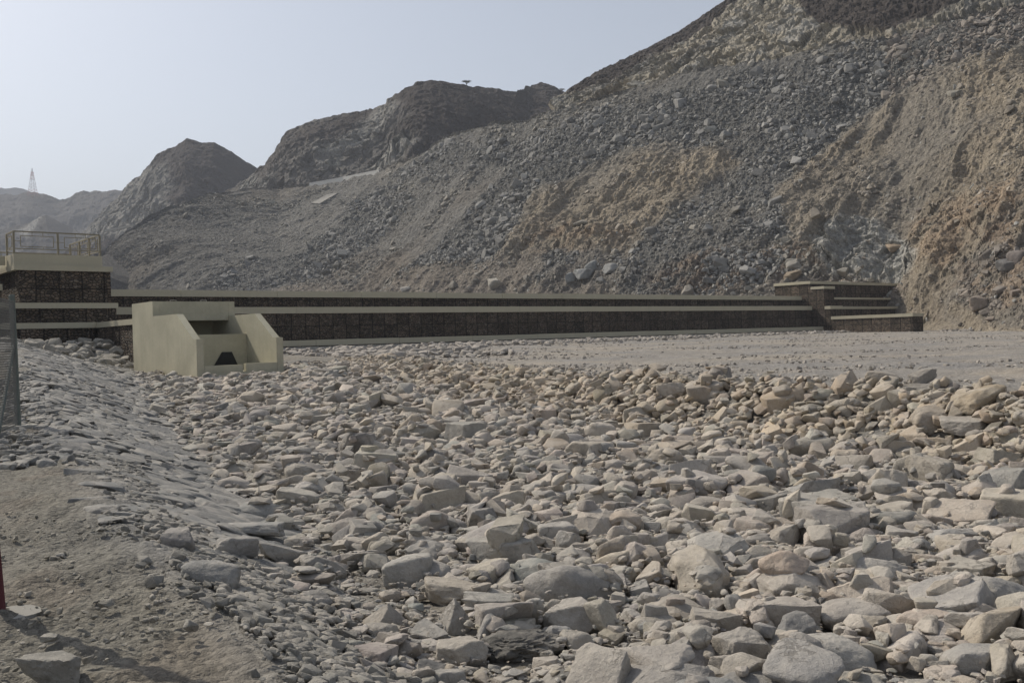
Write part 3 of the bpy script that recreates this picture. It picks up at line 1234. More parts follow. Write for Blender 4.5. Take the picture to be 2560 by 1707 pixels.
for r in SLABS:
    if nb < 36 and visible_centre(r):
        nb += 1
        qx, qy = proj(r[0])
        place = 'low down' if (r[0][0] - float(I(r[0][1], CL_X))) / (float(I(r[0][1], TL_X)) - float(I(r[0][1], CL_X))) > .6 else 'high up' if (r[0][0] - float(I(r[0][1], CL_X))) / (float(I(r[0][1], TL_X)) - float(I(r[0][1], CL_X))) < .3 else 'midway up'
        far = 'near the dirt path' if r[0][1] < 11.5 else 'level with the fence post' if r[0][1] < 16 else 'beyond the fence post'
        PV.setdefault(f"{'broad' if r[2][0] > .38 else 'short' if r[2][0] < .28 else 'long'} {'pale' if r[4][0] > .235 else 'dark'} grey stone in the paved slope, {place}, {far}", []).append(r)
    else:
        rest.append(r[:5])
for lab, qs in PV.items():
    qs.sort(key=lambda q: q[0][1])
    for n_, r in enumerate(qs):
        pre = '' if len(qs) == 1 else 'nearest ' if n_ == 0 else 'farthest ' if n_ == len(qs) - 1 else ['', 'second nearest ', 'third nearest ', 'fourth nearest ', 'fifth nearest ', 'sixth nearest ', 'seventh nearest ', 'eighth nearest '][min(n_, 7)]
        boulder('flat_stone', r[0], r[1], r[2], r[3], r[4], ' '.join((pre + lab).split()[:16]), 'flat stones paving the slope', cat='flat stone', level=4)
build_stuff('slope_paving', rest, M_ROCK, 'smaller flat grey stones grouted into the embankment slope')

# rubble along the path edge and pebbles on the path, gravel on the terrace, stones at the wall's foot
PEB = []


def scatter(n, fx, fy, amin, amax, power, cond, tintb, sink=.3, flat=(.35, .7)):
    k = 0; tr = 0
    while k < n and tr < n * 15:
        tr += 1
        y = fy(); x = fx(y)
        if not cond(x, y): continue
        if not view_ok(x, y, float(ground_z(x, y))): continue
        a = amin + (amax - amin) * rnd.random() ** power
        p, R = lay(x, y, a, a * rnd.uniform(.55, .9), a * rnd.uniform(*flat), rnd.uniform(0, 6.28), sink, .15)
        PEB.append((p, R, (a, a * .75, a * rnd.uniform(*flat)), rnd.randrange(56), np.clip(np.array(tintb) * rnd.uniform(.75, 1.2), 0, .6)))
        k += 1


def cxf(y): return float(I(y, CL_X))
def txf(y): return float(I(y, TL_X))


# rubble belt between path and slope
scatter(3600, lambda y: cxf(y) + rnd.gauss(.5, .2), lambda: 4 + 10 * rnd.random() ** 1.1, .012, .065, 2.2,
        lambda x, y: True, (.25, .24, .215), .25)
scatter(1500, lambda y: cxf(y) + rnd.gauss(.8, .3), lambda: 4 + 5.5 * rnd.random(), .015, .06, 1.8,
        lambda x, y: x < txf(y) + .5, (.28, .265, .235), .2)
scatter(1500, lambda y: cxf(y) - abs(rnd.gauss(0, 1.5)), lambda: 4 + 12 * rnd.random() ** 1.2, .004, .028, 2.8,
        lambda x, y: fbm(np.array([[x * .8, y * .8, 3]]), 3, 4)[0] > -.05, (.23, .215, .18), .35)
scatter(900, lambda y: cxf(y) - rnd.random() * 5, lambda: 12 + 14 * rnd.random(), .03, .12, 2.2,
        lambda x, y: True, (.25, .245, .23), .25)
# terrace
scatter(6500, lambda y: -12 + (.58 * y + 13) * rnd.random(), lambda: 17 + 100 * rnd.random() ** 1.3, .02, .09, 2.8,
        lambda x, y: crest_e(np.array(x), np.array(y)) > .2 and st_of(x, y)[1] > .7 and fbm(np.array([[x * .2, y * .3, 9]]), 3, 8)[0] > -.2 + .5 * rnd.random(), (.33, .3, .265), .2)
scatter(900, lambda y: -12 + (.58 * y + 13) * rnd.random(), lambda: 17 + 30 * rnd.random(), .03, .1, 2.2,
        lambda x, y: .2 < crest_e(np.array(x), np.array(y)) < 1.6, (.33, .3, .26), .2)


def wallfoot():
    n = 0
    while n < 3600:
        s = -13 + 92 * rnd.random() ** 1.25
        w = 6.5 if s < 14 else max(2.2, 6.5 - (s - 14) * .10)
        t = 1.5 + abs(rnd.gauss(0, w * .55)) if s > 14 else 1.5 + rnd.random() * (20 - max(s, 0) * 1.1)
        if s < 14 and rnd.random() < .4: t = 12 + rnd.random() * 15; s = rnd.uniform(-12.8, 0)
        if s > 72: t += 12
        x = P0[0] + DD[0] * s - BB[0] * t; y = P0[1] + DD[1] * s - BB[1] * t
        if float(crest_e(np.array(x), np.array(y))) < -.2: n += .2; continue
        a = rnd.uniform(.06, .26) * (1 if s < 30 else .8) if rnd.random() < .75 else rnd.uniform(.2, .4) * (1 if s < 20 else .8)
        p, R = lay(x, y, a, a * .75, a * .5, rnd.uniform(0, 6.3), .2, .15)
        PEB.append((p, R, (a, a * rnd.uniform(.6, .9), a * rnd.uniform(.35, .7)), rnd.randrange(56), np.array([.345, .315, .28]) * rnd.uniform(.8, 1.15)))
        n += 1


wallfoot()
build_stuff('gravel', PEB, M_ROCK, 'loose pebbles and small stones strewn over path and terrace')

# stones set up against the lookout block, left of the intake
BK = []
for _ in range(520):
    s = rnd.uniform(-32, -14.5); t = rnd.uniform(11.0, 17.2)
    x = P0[0] + DD[0] * s - BB[0] * t; y = P0[1] + DD[1] * s - BB[1] * t
    a = rnd.uniform(.16, .36)
    p, R = lay(x, y, a, a * .8, a * .6, rnd.uniform(0, 6.3), .3, .2)
    BK.append((p, R, (a, a * rnd.uniform(.7, .9), a * rnd.uniform(.5, .8)), rnd.randrange(56), np.array([.30, .285, .25]) * rnd.uniform(.75, 1.15)))
build_stuff('bank_stones', BK, M_ROCK, 'stacked rounded stones banked up in front of the dark gabion block')

# single stones on the path
for (px, py, w, h, kd, seed, tint, yaw, label) in [
    (120, 1712, 190, 84, 'slab', 50, (.24, .23, .205), -12, 'big flat layered boulder lying on the dirt path in the bottom left corner'),
    (262, 1520, 44, 20, 'angular', 51, (.25, .235, .2), 0, 'small peaked stone alone on the dirt path beside the dark shadow'),
    (118, 1606, 46, 20, 'slab', 52, (.25, .24, .21), 0, 'small flat stone on the path just above the big flat corner boulder'),
    (150, 1395, 22, 10, 'slab', 53, (.3, .29, .26), 0, 'tiny pale chip lying on the open middle of the dirt path'),
]:
    g = ground_hit(px, py - 3)
    a = w * g[1] / F_PX / 2; b = a * .75; c = h * g[1] / F_PX / 2 * 1.05
    p, R = lay(g[0], g[1] + b * .6, a, b, c, math.radians(yaw), .22, .03)
    boulder('path_stone', p, R, (a, b, c), -seed, tint, label, 'single stones on the path', level=5, fn=rock_shape(900 + seed, kd), cat='stone')


# ------------------------------------------------------------------ dam walls
def frame(name, s=0.0, b=0.0):
    return empty(name, (P0[0] + DD[0] * s + BB[0] * b, P0[1] + DD[1] * s + BB[1] * b, 0), WALL_ANG)


def seg_coping(x0, x1, y0, y1, z0, z1, seg=7.4, off=.68, ax=0, gap=.032):
    m = MB()
    a, b = (x0, x1) if ax == 0 else (y0, y1)
    cuts = [a]
    c = off + seg * math.ceil((a - off) / seg + .08)
    while c < b - .5:
        cuts.append(c); c += seg
    cuts.append(b)
    for i in range(len(cuts) - 1):
        p = cuts[i] + (gap / 2 if i else 0); q = cuts[i + 1] - (gap / 2 if i < len(cuts) - 2 else 0)
        dz = rnd.uniform(-.014, .014)
        if ax == 0: m.box(p, q, y0, y1, z0, z1 + dz)
        else: m.box(x0, x1, p, q, z0, z1 + dz)
    return m


def gab(x0, x1, y0, y1, z0, z1):
    return MB().box(x0, x1, y0, y1, z0, z1)


W = frame('gabion_wall')
tag(W, 'long stepped dark gabion wall with three beige concrete copings, facing the terrace', 'gabion wall')
S1 = 70.7
gab(-16.5, S1 - .03, .09, 3.2, -1.2, -.10).build('gabion_tier', M_GABION, W)
seg_coping(-16.5, S1 - .03, 0, 1.75, -.10, .33, off=2.3).build('coping', M_COPING, W)
gab(-16.5, S1 - .03, 1.56, 6.0, .32, 2.37).build('gabion_tier', M_GABION, W)
seg_coping(-16.5, S1 - .03, 1.45, 3.2, 2.37, 2.86, off=1.5).build('coping', M_COPING, W)
gab(-16.5, S1 - .03, 2.97, 6.0, 2.85, 3.66).build('gabion_tier', M_GABION, W)
seg_coping(-16.5, S1 - .03, 2.85, 6.3, 3.66, 4.14).build('coping', M_COPING, W)

cb = frame('kerb')
tag(cb, 'thin pale concrete kerb running along the foot of the long gabion wall', 'kerb')
k = MB()
for q in range(-13, 71, 3):
    k.box(q, q + 2.98, -1.0, -.80, -.7, -.17 + rnd.uniform(-.008, .008))
k.build('kerb_stone', M_CONC, cb)

# right end: abutment block in tiers, buttress and wing wall
A = frame('abutment_block', S1, 0)
tag(A, 'tall tiered gabion abutment with beige copings where the dam meets the hillside', 'gabion abutment')
gab(.08, 24, 1.74, 6.8, -1, 5.59).build('gabion_tier', M_GABION, A)
seg_coping(0, 24, 1.65, 6.9, 5.59, 5.92, seg=9).build('coping', M_COPING, A)
gab(.06, 2.34, -.12, 1.735, -1, 4.87).build('buttress', M_GABION, A)
seg_coping(0, 2.42, -.2, 1.64, 4.87, 5.2, seg=9).build('coping', M_COPING, A)
gab(2.345, 24, .78, 1.735, -1, 3.66).build('gabion_tier', M_GABION, A)
seg_coping(2.43, 24, .7, 1.73, 3.66, 3.9, seg=9).build('coping', M_COPING, A)
gab(.05, 2.70, -.92, -.125, -1, 2.39).build('buttress', M_GABION, A)
seg_coping(0, 2.75, -1.0, -.21, 2.39, 2.77, seg=9).build('coping', M_COPING, A)
gab(2.71, 24, -.32, .775, -1, 2.40).build('gabion_tier', M_GABION, A)
seg_coping(2.76, 24, -.4, .77, 2.40, 2.72, seg=9).build('coping', M_COPING, A)
D = frame('wing_wall', S1, 0)
tag(D, 'low sunlit gabion wing wall with pale coping, running forward from the abutment', 'gabion wing wall')
gab(.08, 2.5, -11.12, -1.01, -1.2, 1.13).build('gabion_wall_face', M_GABION, D)
seg_coping(0, 2.6, -11.2, -1.01, 1.13, 1.49, seg=5.2, off=-1, ax=1).build('coping', M_COPING, D)


def railing(parent, p0, p1, z0, h, bays, mat=M_RAIL, sw=.028, first=True, last=True):
    """a railing from p0 to p1 (x,y) with posts, two rails and a framed rectangle in every bay"""
    m = MB()
    p0 = Vector((*p0, 0)); p1 = Vector((*p1, 0))
    d = p1 - p0; L = d.length; u = d / L; w = Vector((-u.y, u.x, 0))

    def bar(t0, t1, za, zb, r=sw):
        # a square bar between (t0,za) and (t1,zb) along the railing
        if abs(t0 - t1) < 1e-6:
            a0, a1 = t0 - r, t0 + r; b0, b1 = za, zb
        else:
            a0, a1 = t0, t1; b0, b1 = za - r, zb + r
        vs = []
        for z in (b0, b1):
            for (t, o) in ((a0, -r), (a1, -r), (a1, r), (a0, r)):
                q = p0 + u * t + w * o
                vs.append(m.bm.verts.new((q.x, q.y, z)))
        for f in ((0, 3, 2, 1), (4, 5, 6, 7), (0, 1, 5, 4), (1, 2, 6, 5), (2, 3, 7, 6), (3, 0, 4, 7)):
            m.bm.faces.new([vs[i] for i in f])
    bw = L / bays
    zt, zb = z0 + h, z0 + .30
    bar(0, L, zt, zt, .034)
    bar(0, L, zb, zb, .024)
    for i in range(bays):
        t0 = i * bw; t1 = t0 + bw
        a, b = t0 + .34, t1 - .22
        c, e = zb + .12, zt - .22
        bar(a, b, c, c, .017); bar(a, b, e, e, .017)
        bar(a, a, c, e, .017); bar(b, b, c, e, .017)
        mid = (c + e) / 2
        for q in (.35, .68):
            tt = a + (b - a) * q
            bar(tt, tt, e, zt, .014); bar(tt, tt, zb, c, .014)
        bar(t0, a, mid, mid, .014); bar(b, t1, mid, mid, .014)
    r = m.build('railing', mat, parent)
    for i in range(bays + 1):
        if (i == 0 and not first) or (i == bays and not last): continue
        q = p0 + u * (i * bw)
        MB().box(q.x - .05, q.x + .05, q.y - .05, q.y + .05, z0, z0 + h - .035).build('post', mat, r)
    return r


# the lookout block on the left, its own frame
L = frame('lookout_block')
tag(L, 'dark gabion lookout block with beige parapet and railing, left of the long wall', 'lookout platform')
gab(-19.75, -15.05, -8.4, -.05, 2.64, 4.41).build('gabion_tier', M_GABION, L)
seg_coping(-20.0, -14.95, -8.5, -.05, 4.41, 4.71, seg=50).build('coping', M_COPING, L)
MB().box(-19.95, -15.42, -8.22, -8.0, 4.71, 5.30).box(-19.95, -19.73, -7.999, -2.2, 4.71, 5.30).box(-15.64, -15.42, -7.999, -2.2, 4.71, 5.30).build('parapet', M_COPING, L)
MB().box(-19.72, -18.6, -2.42, -2.2, 4.71, 5.68).build('rear_parapet', M_COPING, L)
gab(-20.2, -14.98, -9.0, -8.41, -1, 2.34).build('gabion_tier', M_GABION, L)
gab(-20.2, -15.06, -8.405, -.05, -1, 2.34).build('gabion_tier', M_GABION, L)
seg_coping(-20.35, -14.9, -9.1, -.05, 2.34, 2.65, seg=50).build('coping', M_COPING, L)
gab(-20.9, -16.4, -9.7, -9.01, -1, 1.25).build('gabion_tier', M_GABION, L)
seg_coping(-21.0, -16.31, -9.8, -9.01, 1.25, 1.54, seg=50).build('coping', M_COPING, L)
zr = 5.30
railing(L, (-19.9, -8.12), (-15.5, -8.12), zr - .02, 1.22, 2)
railing(L, (-15.5, -8.06), (-15.5, -2.4), zr - .02, 1.22, 3, first=False)
railing(L, (-19.9, -8.06), (-19.9, -6.6), zr - .02, 1.22, 1, first=False)
railing(L, (-19.9, -2.3), (-15.5, -2.3), 4.75, 1.15, 3, last=False)
LC = frame('dam_crest_wall')
tag(LC, 'stepped gabion crest wall with railing, cut by the left edge of the picture', 'gabion wall')
MB().box(-44, -20.02, -6.7, -6.5, 4.80, 5.28).build('parapet', M_COPING, LC)
seg_coping(-44, -20.36, -6.9, -3, 4.50, 4.80).build('coping', M_COPING, LC)
gab(-44, -20.4, -6.8, -3, 3.7, 4.5).build('gabion_tier', M_GABION, LC)
seg_coping(-44, -20.37, -7.5, -3, 3.38, 3.70).build('coping', M_COPING, LC)
gab(-44, -20.4, -7.4, -3, 2.7, 3.38).build('gabion_tier', M_GABION, LC)
seg_coping(-44, -20.38, -8.1, -3, 2.40, 2.70).build('coping', M_COPING, LC)
gab(-44, -20.92, -8.0, -3, 1.5, 2.40).build('gabion_tier', M_GABION, LC)
seg_coping(-44, -21.02, -8.9, -3, 1.2, 1.5).build('coping', M_COPING, LC)
gab(-44, -21.03, -8.8, -3, -1, 1.2).build('gabion_tier', M_GABION, LC)
railing(LC, (-32.0, -6.6), (-20.3, -6.6), 5.26, 1.22, 5)
WL = frame('side_wing_wall')
tag(WL, 'low gabion wing wall with sunlit sloping-in coping, running from lookout block to intake', 'gabion wing wall')
gab(-16.22, -15.0, -17.5, -9.11, -1, 1.25).build('gabion_wall_face', M_GABION, WL)
seg_coping(-16.3, -14.92, -17.5, -9.11, 1.25, 1.55, seg=50, ax=1).build('coping', M_COPING, WL)

# ------------------------------------------------------------------ the intake structure
IN = empty('intake_structure', (-12.54, 38.0, 0), WALL_ANG)
tag(IN, 'beige concrete intake box with sloping side walls, standing among the riprap', 'intake structure')
wI, LI = 3.75, 7.4
prof = [(0, -2.2), (LI, -2.2), (LI, 2.08), (4.75, 2.08), (4.75, 1.42), (2.05, 1.42), (.34, .34), (0, .34)]
MB().prism(prof, 0, 0, .30).build('side_wall', M_PLASTER, IN, bevel=.012)
prof2 = [(0, -2.2), (LI, -2.2), (LI, 2.078), (4.753, 2.078), (4.753, 1.42), (2.05, 1.42), (.34, .34), (0, .34)]
MB().prism(prof2, 0, wI - .30, wI).build('side_wall', M_PLASTER, IN, bevel=.012)
MB().box(.302, wI - .302, 4.752, LI - .002, 1.22, 2.076).build('top_chamber', M_PLASTER, IN, bevel=.01)
MB().box(.302, wI - .302, 6.6, LI - .004, -2.2, 1.215).build('back_wall', M_PLASTER, IN)
MB().box(.302, wI - .302, 2.9, 3.15, -2.2, .56).build('weir_wall', M_PLASTER, IN, bevel=.01)
MB().box(.302, wI - .302, .002, 2.898, -2.2, -1.02).build('floor_slab', M_PLASTER, IN)
MB().box(.302, 1.93, .004, .26, -1.018, -.74).box(2.07, wI - .302, .004, .26, -1.018, -.70).build('sill', M_PLASTER, IN, bevel=.01)
# trapezoid outlet flap against the weir wall
fl = MB().prism([(1.78, -1.0), (3.06, -1.0), (2.72, -.22), (2.28, -.22)], 1, 2.84, 2.896)
fl.build('outlet_flap', M_DARK, IN)
for a in (.95, 2.35):
    h = MB()
    h.tube((a, 5.2, 2.06), (a, 5.2, 2.15), .014).tube((a + .26, 5.2, 2.06), (a + .26, 5.2, 2.15), .014).tube((a - .01, 5.2, 2.15), (a + .27, 5.2, 2.15), .014)
    h.build('hatch_handle', M_CONC, IN)

# ------------------------------------------------------------------ fence on the left
fx, fy = -9.03, 17.4
FN = empty('chain_link_fence', (fx, fy, float(ground_z(fx, fy))))
tag(FN, 'green chain-link fence with round post and bracing strut, standing on a concrete pad', 'fence')
p = MB().tube((0, 0, 0), (-.045, 0, 2.40), .052, n=16)
p.build('post', M_POST, FN, smooth=False)
MB().tube((-.045, 0, 2.398), (-.046, 0, 2.43), .056, .04, n=16).build('post_cap', M_POST, FN)
pad = MB()
pts = []
for i in range(14):
    t = 2 * math.pi * i / 14
    pts.append((.1 - .12 + .36 * math.cos(t) * (1 + .06 * math.sin(3 * t)), .30 * math.sin(t) * (1 + .05 * math.cos(5 * t))))
pad.prism(pts, 2, -.25, .055)
pad.build('concrete_pad', M_CONC, FN, bevel=.02)
fd = Vector((-7.7 - fx + .15, 14.3 - fy, 0)).normalized()
fd = Vector((.30, -.954, 0))
MB().tube((-.03, 0, 1.55), (fd.x * 1.7, fd.y * 1.7, .05), .03, n=10).build('strut', M_POST, FN)
ms = MB()
Hm, Lm = 2.25, 3.2
d = .085
nk = int((Lm + Hm) / d)
for k in range(nk):
    t = k * d
    for sg in (1, -1):
        # diagonal wires clipped to the mesh rectangle
        if sg == 1:
            a = (t, 0) if t <= Lm else (Lm, t - Lm); b = (0, t) if t <= Hm else (t - Hm, Hm)
        else:
            a = (Lm - t, 0) if t <= Lm else (0, t - Lm); b = (Lm, t) if t <= Hm else (Lm - (t - Hm), Hm)
        if abs(a[0] - b[0]) < .02: continue
        o = .004 * sg
        ms.tube((fd.x * a[0] + o, fd.y * a[0], .06 + a[1]), (fd.x * b[0] + o, fd.y * b[0], .06 + b[1]), .0042, n=3)
for z in (.08, .85, 1.6, 2.30):
    ms.tube((0, 0, z), (fd.x * Lm, fd.y * Lm, z), .004, n=4)
ms.build('wire_mesh', M_WIRE, FN)

RP = empty('red_post', (-3.215, 5.86, float(ground_z(-3.215, 5.86))))
tag(RP, 'dark red leaning post at the left edge, set in a pale concrete footing', 'post')
MB().tube((0, 0, -.1), (-.16, 0, 2.5), .062, n=16).build('pole', M_RED, RP)
pad = MB()
pts = [(.17 * math.cos(i * .449) * (1 + .18 * math.sin(i * 2.1)) + .10, .17 * math.sin(i * .449) * (1 + .15 * math.cos(i * 1.7))) for i in range(14)]
pad.prism(pts, 2, -.2, -.004)
pad.build('concrete_footing', M_APRON, RP, bevel=.012)


# ------------------------------------------------------------------ hills
def grid_faces(R, C):
    idx = np.arange(R * C).reshape(R, C)
    return np.stack([idx[:-1, :-1], idx[:-1, 1:], idx[1:, 1:], idx[1:, :-1]], -1).reshape(-1, 4)


def K(px, pts, j):
    return np.interp(px, [p[0] for p in pts], [p[j] for p in pts])


# the great cut slope (photograph pixels of its crest with the distance)
CREST = [(-400, 640, 200), (180, 655, 250), (235, 650, 262), (268, 634, 275), (300, 592, 285), (345, 558, 292), (400, 530, 300), (480, 503, 312), (560, 486, 328), (620, 474, 342), (700, 476, 350),
         (770, 468, 348), (860, 452, 338), (950, 434, 324), (1000, 412, 310), (1060, 390, 297), (1150, 345, 280), (1250, 318, 262), (1370, 285, 246), (1500, 250, 233),
         (1700, 192, 218), (1900, 158, 205), (2100, 122, 194), (2300, 85, 185), (2560, 30, 175), (3000, -60, 160), (3600, -180, 145)]
FOOT = [(-400, 225), (235, 235), (300, 228), (500, 212), (770, 196), (1060, 172), (1370, 150), (1700, 136), (2000, 127), (2150, 125), (2250, 121), (2330, 112), (2560, 95), (3000, 84), (3600, 76)]
UPPER = [(-400, 700, 320), (1200, 420, 300), (1300, 330, 300), (1368, 262, 300), (1420, 228, 312), (1500, 186, 318), (1560, 160, 318), (1640, 114, 315), (1700, 82, 310), (1760, 40, 308), (1816, 0, 305), (1900, -70, 305), (2050, -160, 305),
         (2300, -260, 305), (2560, -330, 300), (3000, -420, 290), (3600, -500, 280)]

D = 1.0884          # the polygons below were read at 2352 px width


def P_(pts): return [(x * D, y * D) for x, y in pts]


O1 = P_([(1195, 565), (1230, 480), (1330, 410), (1470, 345), (1560, 345), (1700, 325), (1690, 375), (1600, 440), (1540, 500), (1490, 560), (1440, 592), (1180, 602)])
O2 = P_([(1805, 560), (1785, 480), (1800, 420), (1860, 350), (1920, 270), (2010, 215), (2120, 170), (2250, 125), (2352, 95), (2700, -20), (2900, 900), (2200, 790), (2040, 740), (2060, 690), (1900, 645), (1840, 590)])
O3 = P_([(640, 680), (690, 600), (800, 560), (1000, 600), (1150, 605), (1450, 596), (1660, 600), (1800, 560), (1900, 640), (2080, 680), (2000, 760), (600, 760)])
ORG = P_([(1250, 560), (1330, 520), (1480, 540), (1440, 590), (1260, 600)])
ORG2 = P_([(2080, 500), (2250, 440), (2400, 420), (2500, 620), (2300, 700), (2120, 640)])
ORG3 = P_([(1840, 575), (1960, 590), (2080, 640), (2040, 750), (1780, 660), (1640, 690), (1480, 640), (1600, 600)])
RUB1 = P_([(860, 415), (1000, 350), (1200, 318), (1290, 300), (1400, 272), (1560, 225), (1700, 185), (1900, 150), (2100, 112), (2352, 35), (2700, -80), (2700, 20), (2352, 100), (2200, 140), (2100, 170),
           (2000, 215), (1900, 275), (1860, 340), (1790, 420), (1780, 480), (1805, 545), (1740, 560), (1500, 605), (1470, 580), (1540, 500), (1620, 420), (1690, 360), (1560, 330), (1450, 335), (1300, 400), (1100, 380), (900, 425)])
RUB2 = P_([(1300, 330), (1360, 360), (1240, 460), (1190, 560), (1150, 620), (940, 640), (1020, 560), (1100, 480), (1200, 390)])
RUB3 = P_([(1290, 590), (1800, 600), (1760, 665), (1640, 690), (1240, 665)])
RUB4 = P_([(420, 655), (700, 560), (900, 430), (980, 440), (860, 600), (800, 660)])
RUB5 = P_([(2180, 690), (2230, 620), (2352, 560), (2500, 560), (2500, 740), (2230, 720)])
WHT = P_([(1860, 560), (1900, 530), (1990, 515), (2060, 545), (2120, 600), (2060, 680), (1890, 650)])
CH = P_([(1160, 590), (1200, 540), (1240, 500), (1230, 570), (1200, 605)])
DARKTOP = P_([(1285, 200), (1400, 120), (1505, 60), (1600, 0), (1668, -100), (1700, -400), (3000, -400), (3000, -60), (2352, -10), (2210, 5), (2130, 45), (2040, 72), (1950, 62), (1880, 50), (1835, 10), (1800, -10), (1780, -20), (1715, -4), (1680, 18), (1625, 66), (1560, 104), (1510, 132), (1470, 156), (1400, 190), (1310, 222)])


def soft(x, y, poly, w):
    return sstep(-w, w, polydist(x, y, poly))


def build_hillside():
    px = np.concatenate([np.linspace(-400, 200, 14, endpoint=False), np.linspace(200, 2640, 1000), np.linspace(2660, 3600, 40)])
    n1, n2, n3, n4 = 400, 12, 230, 10
    cy, cz = K(px, CREST, 1), K(px, CREST, 2)
    crest = at(px, cy, cz)
    fy_ = K(px, FOOT, 1)
    foot = at(px, np.full_like(px, 800), fy_); foot[:, 2] = -1.2
    uy, uz = K(px, UPPER, 1), K(px, UPPER, 2)
    up = at(px, uy, uz)
    behind = crest + np.array([.73, .68, 0]) * 45.0
    behind[:, 2] = crest[:, 2] - 16
    k_ = np.clip((px - 1300) / 68, 0, 1)[:, None]
    up = behind * (1 - k_) + up * k_
    # horizontal direction into the hill
    away = np.stack([np.full_like(px, .73), np.full_like(px, .68), np.zeros_like(px)], -1)
    bw = np.interp(px, [200, 520, 700], [1.0, 2.5, 9.0])[:, None]
    bench = crest + away * bw
    bench[:, 2] += .3
    rows = []
    t = np.linspace(0, 1, n1)[:, None, None]
    slopeS = foot[None] * (1 - t) + crest[None] * t
    # talus profile: a touch concave at the bottom
    slopeS[..., 2] -= (np.sin(t[..., 0] * math.pi) * .035) * (crest[None, :, 2] - foot[None, :, 2])
    rows.append(slopeS)
    t = np.linspace(0, 1, n2 + 1)[1:, None, None]
    rows.append(crest[None] * (1 - t) + bench[None] * t)
    t = np.linspace(0, 1, n3 + 1)[1:, None, None]
    tz = t[..., 0]
    U = bench[None] * (1 - t) + up[None] * t
    hz = (up[None, :, 2] - bench[None, :, 2])
    U[..., 2] += np.where(hz > 0, hz, 0) * (.05 * np.sin(tz * math.pi) + .03 * np.sin(tz * math.pi * 3))
    rows.append(U)
    t = np.linspace(0, 1, n4 + 1)[1:, None, None]
    back = up + away * 120; back[:, 2] = np.minimum(up[:, 2] - 60, 5)
    rows.append(up[None] * (1 - t) + back[None] * t)
    P = np.concatenate(rows, 0)
    R, C = P.shape[:2]
    # masks from where each spot shows in the photograph
    qx, qy = proj(P.reshape(-1, 3)); qx = qx.reshape(R, C); qy = qy.reshape(R, C)
    wp = fbm(P * .05, 4, 41); wp2 = fbm(P * .05 + 30, 4, 43)
    wx = qx + 40 * wp + 12 * fbm(P * .2, 3, 46); wy = qy + 30 * wp2 + 10 * fbm(P * .2, 3, 47)
    rr = np.arange(R)[:, None]
    st1 = (rr < n1) * np.ones((1, C)); st3 = (rr >= n1 + n2) * np.ones((1, C)); st2 = 1 - st1 - st3
    o = np.clip(soft(wx, wy, O1, 34) + soft(wx, wy, O2, 30), 0, 1) * (st1 + st2)
    o3 = soft(wx, wy, O3, 30) * st1
    org = np.clip(soft(wx, wy, ORG, 22) + soft(wx, wy, ORG2, 30) + .8 * soft(wx, wy, ORG3, 24), 0, 1) * st1
    rub = np.clip(sum(soft(wx, wy, p, 10) for p in (RUB1, RUB2, RUB3, RUB4)), 0, 1) * st1
    rub = np.maximum(rub, .55 * soft(wx, wy, RUB5, 14) * st1)
    wht = soft(wx, wy, WHT, 12) * st1
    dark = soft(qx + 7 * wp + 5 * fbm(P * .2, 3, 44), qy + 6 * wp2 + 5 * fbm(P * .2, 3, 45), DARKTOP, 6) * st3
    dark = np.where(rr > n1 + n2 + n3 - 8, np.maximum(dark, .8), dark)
    o = o * (1 - rub)
    qs = P[..., 0] * .68 - P[..., 1] * .73
    streak = ridged(np.stack([qs * .055 + .5 * wp, P[..., 2] * .012, P[..., 1] * .004], -1), 3, 63)
    rub = rub * (.35 + .65 * sstep(-.25, .35, streak + .4 * wp2)) + st1 * .5 * (1 - rub) * (1 - o) * sstep(.30, .7, streak)
    o = o * (1 - .55 * sstep(.35, .8, streak))
    # relief. gullies run down the fall line
    q = P[..., 0] * .68 - P[..., 1] * .73            # along the contour
    g = P[..., 0] * .73 + P[..., 1] * .68            # into the hill
    gul = np.stack([q * .085 + .3 * wp, g * .012, P[..., 2] * .012], -1)
    r1 = ridged(gul, 4, 61)
    fine = np.stack([q * .35, g * .07, P[..., 2] * .07], -1)
    r2 = ridged(fine, 3, 71)
    lum = fbm(P * .045, 4, 81)
    mid = fbm(P * .30, 4, 91)
    cra = facets(P * .33, 101, .8)
    crb = facets(P * .95 + 4, 111, .8)
    small = fbm(P * 1.6, 3, 121)
    tt = np.concatenate([np.linspace(0, 1, n1), np.ones(R - n1)])[:, None]
    edge = np.clip(np.minimum(tt * 8, 1), 0, 1) * np.where(tt < 1, np.clip((1 - tt) * 9 + .12, 0, 1), 1)
    dsp = st1 * (1.5 * lum + edge * (.7 * r1 * 1.8) + .22 * r2 + .25 * mid)
    ero = ridged(np.stack([q * .16 + .5 * wp, g * .035, P[..., 2] * .05], -1), 3, 66)
    dsp += (o + .4 * o3) * (.30 * mid + .25 * r2 + .25 * cra + .16 * crb + 1.5 * ero + .8 * r1)
    dsp += st1 * (1 - o) * .5 * ero
    dsp += wht * (.8 * cra + .4 * crb)
    dsp += org * (.3 * cra + .15 * crb)
    dsp += (.10 + .15 * rub) * small * 1.4 * st1
    cut = np.stack([q * .05, g * .05, P[..., 2] * .05], -1)
    strata = facets(np.stack([q * .14 + .3 * wp, g * .1, P[..., 2] * .11], -1), 131, 1.1)
    strat2 = facets(np.stack([q * .42, g * .35, P[..., 2] * .33], -1) + 9, 141, 1.2)
    endf = np.clip((px - 1290) / 120, 0, 1)[None, :]
    topf = np.where(st3 > 0, np.clip(((n1 + n2 + n3) - rr) / 40.0, .25, 1), 0)
    dsp += st3 * endf * topf * ((1 - dark) * (1.5 * strata + .9 * strat2 + .5 * crb + .8 * ridged(cut, 3, 151)) + dark * (1.8 * ridged(P * .03, 4, 161) + .6 * mid + .5 * crb))
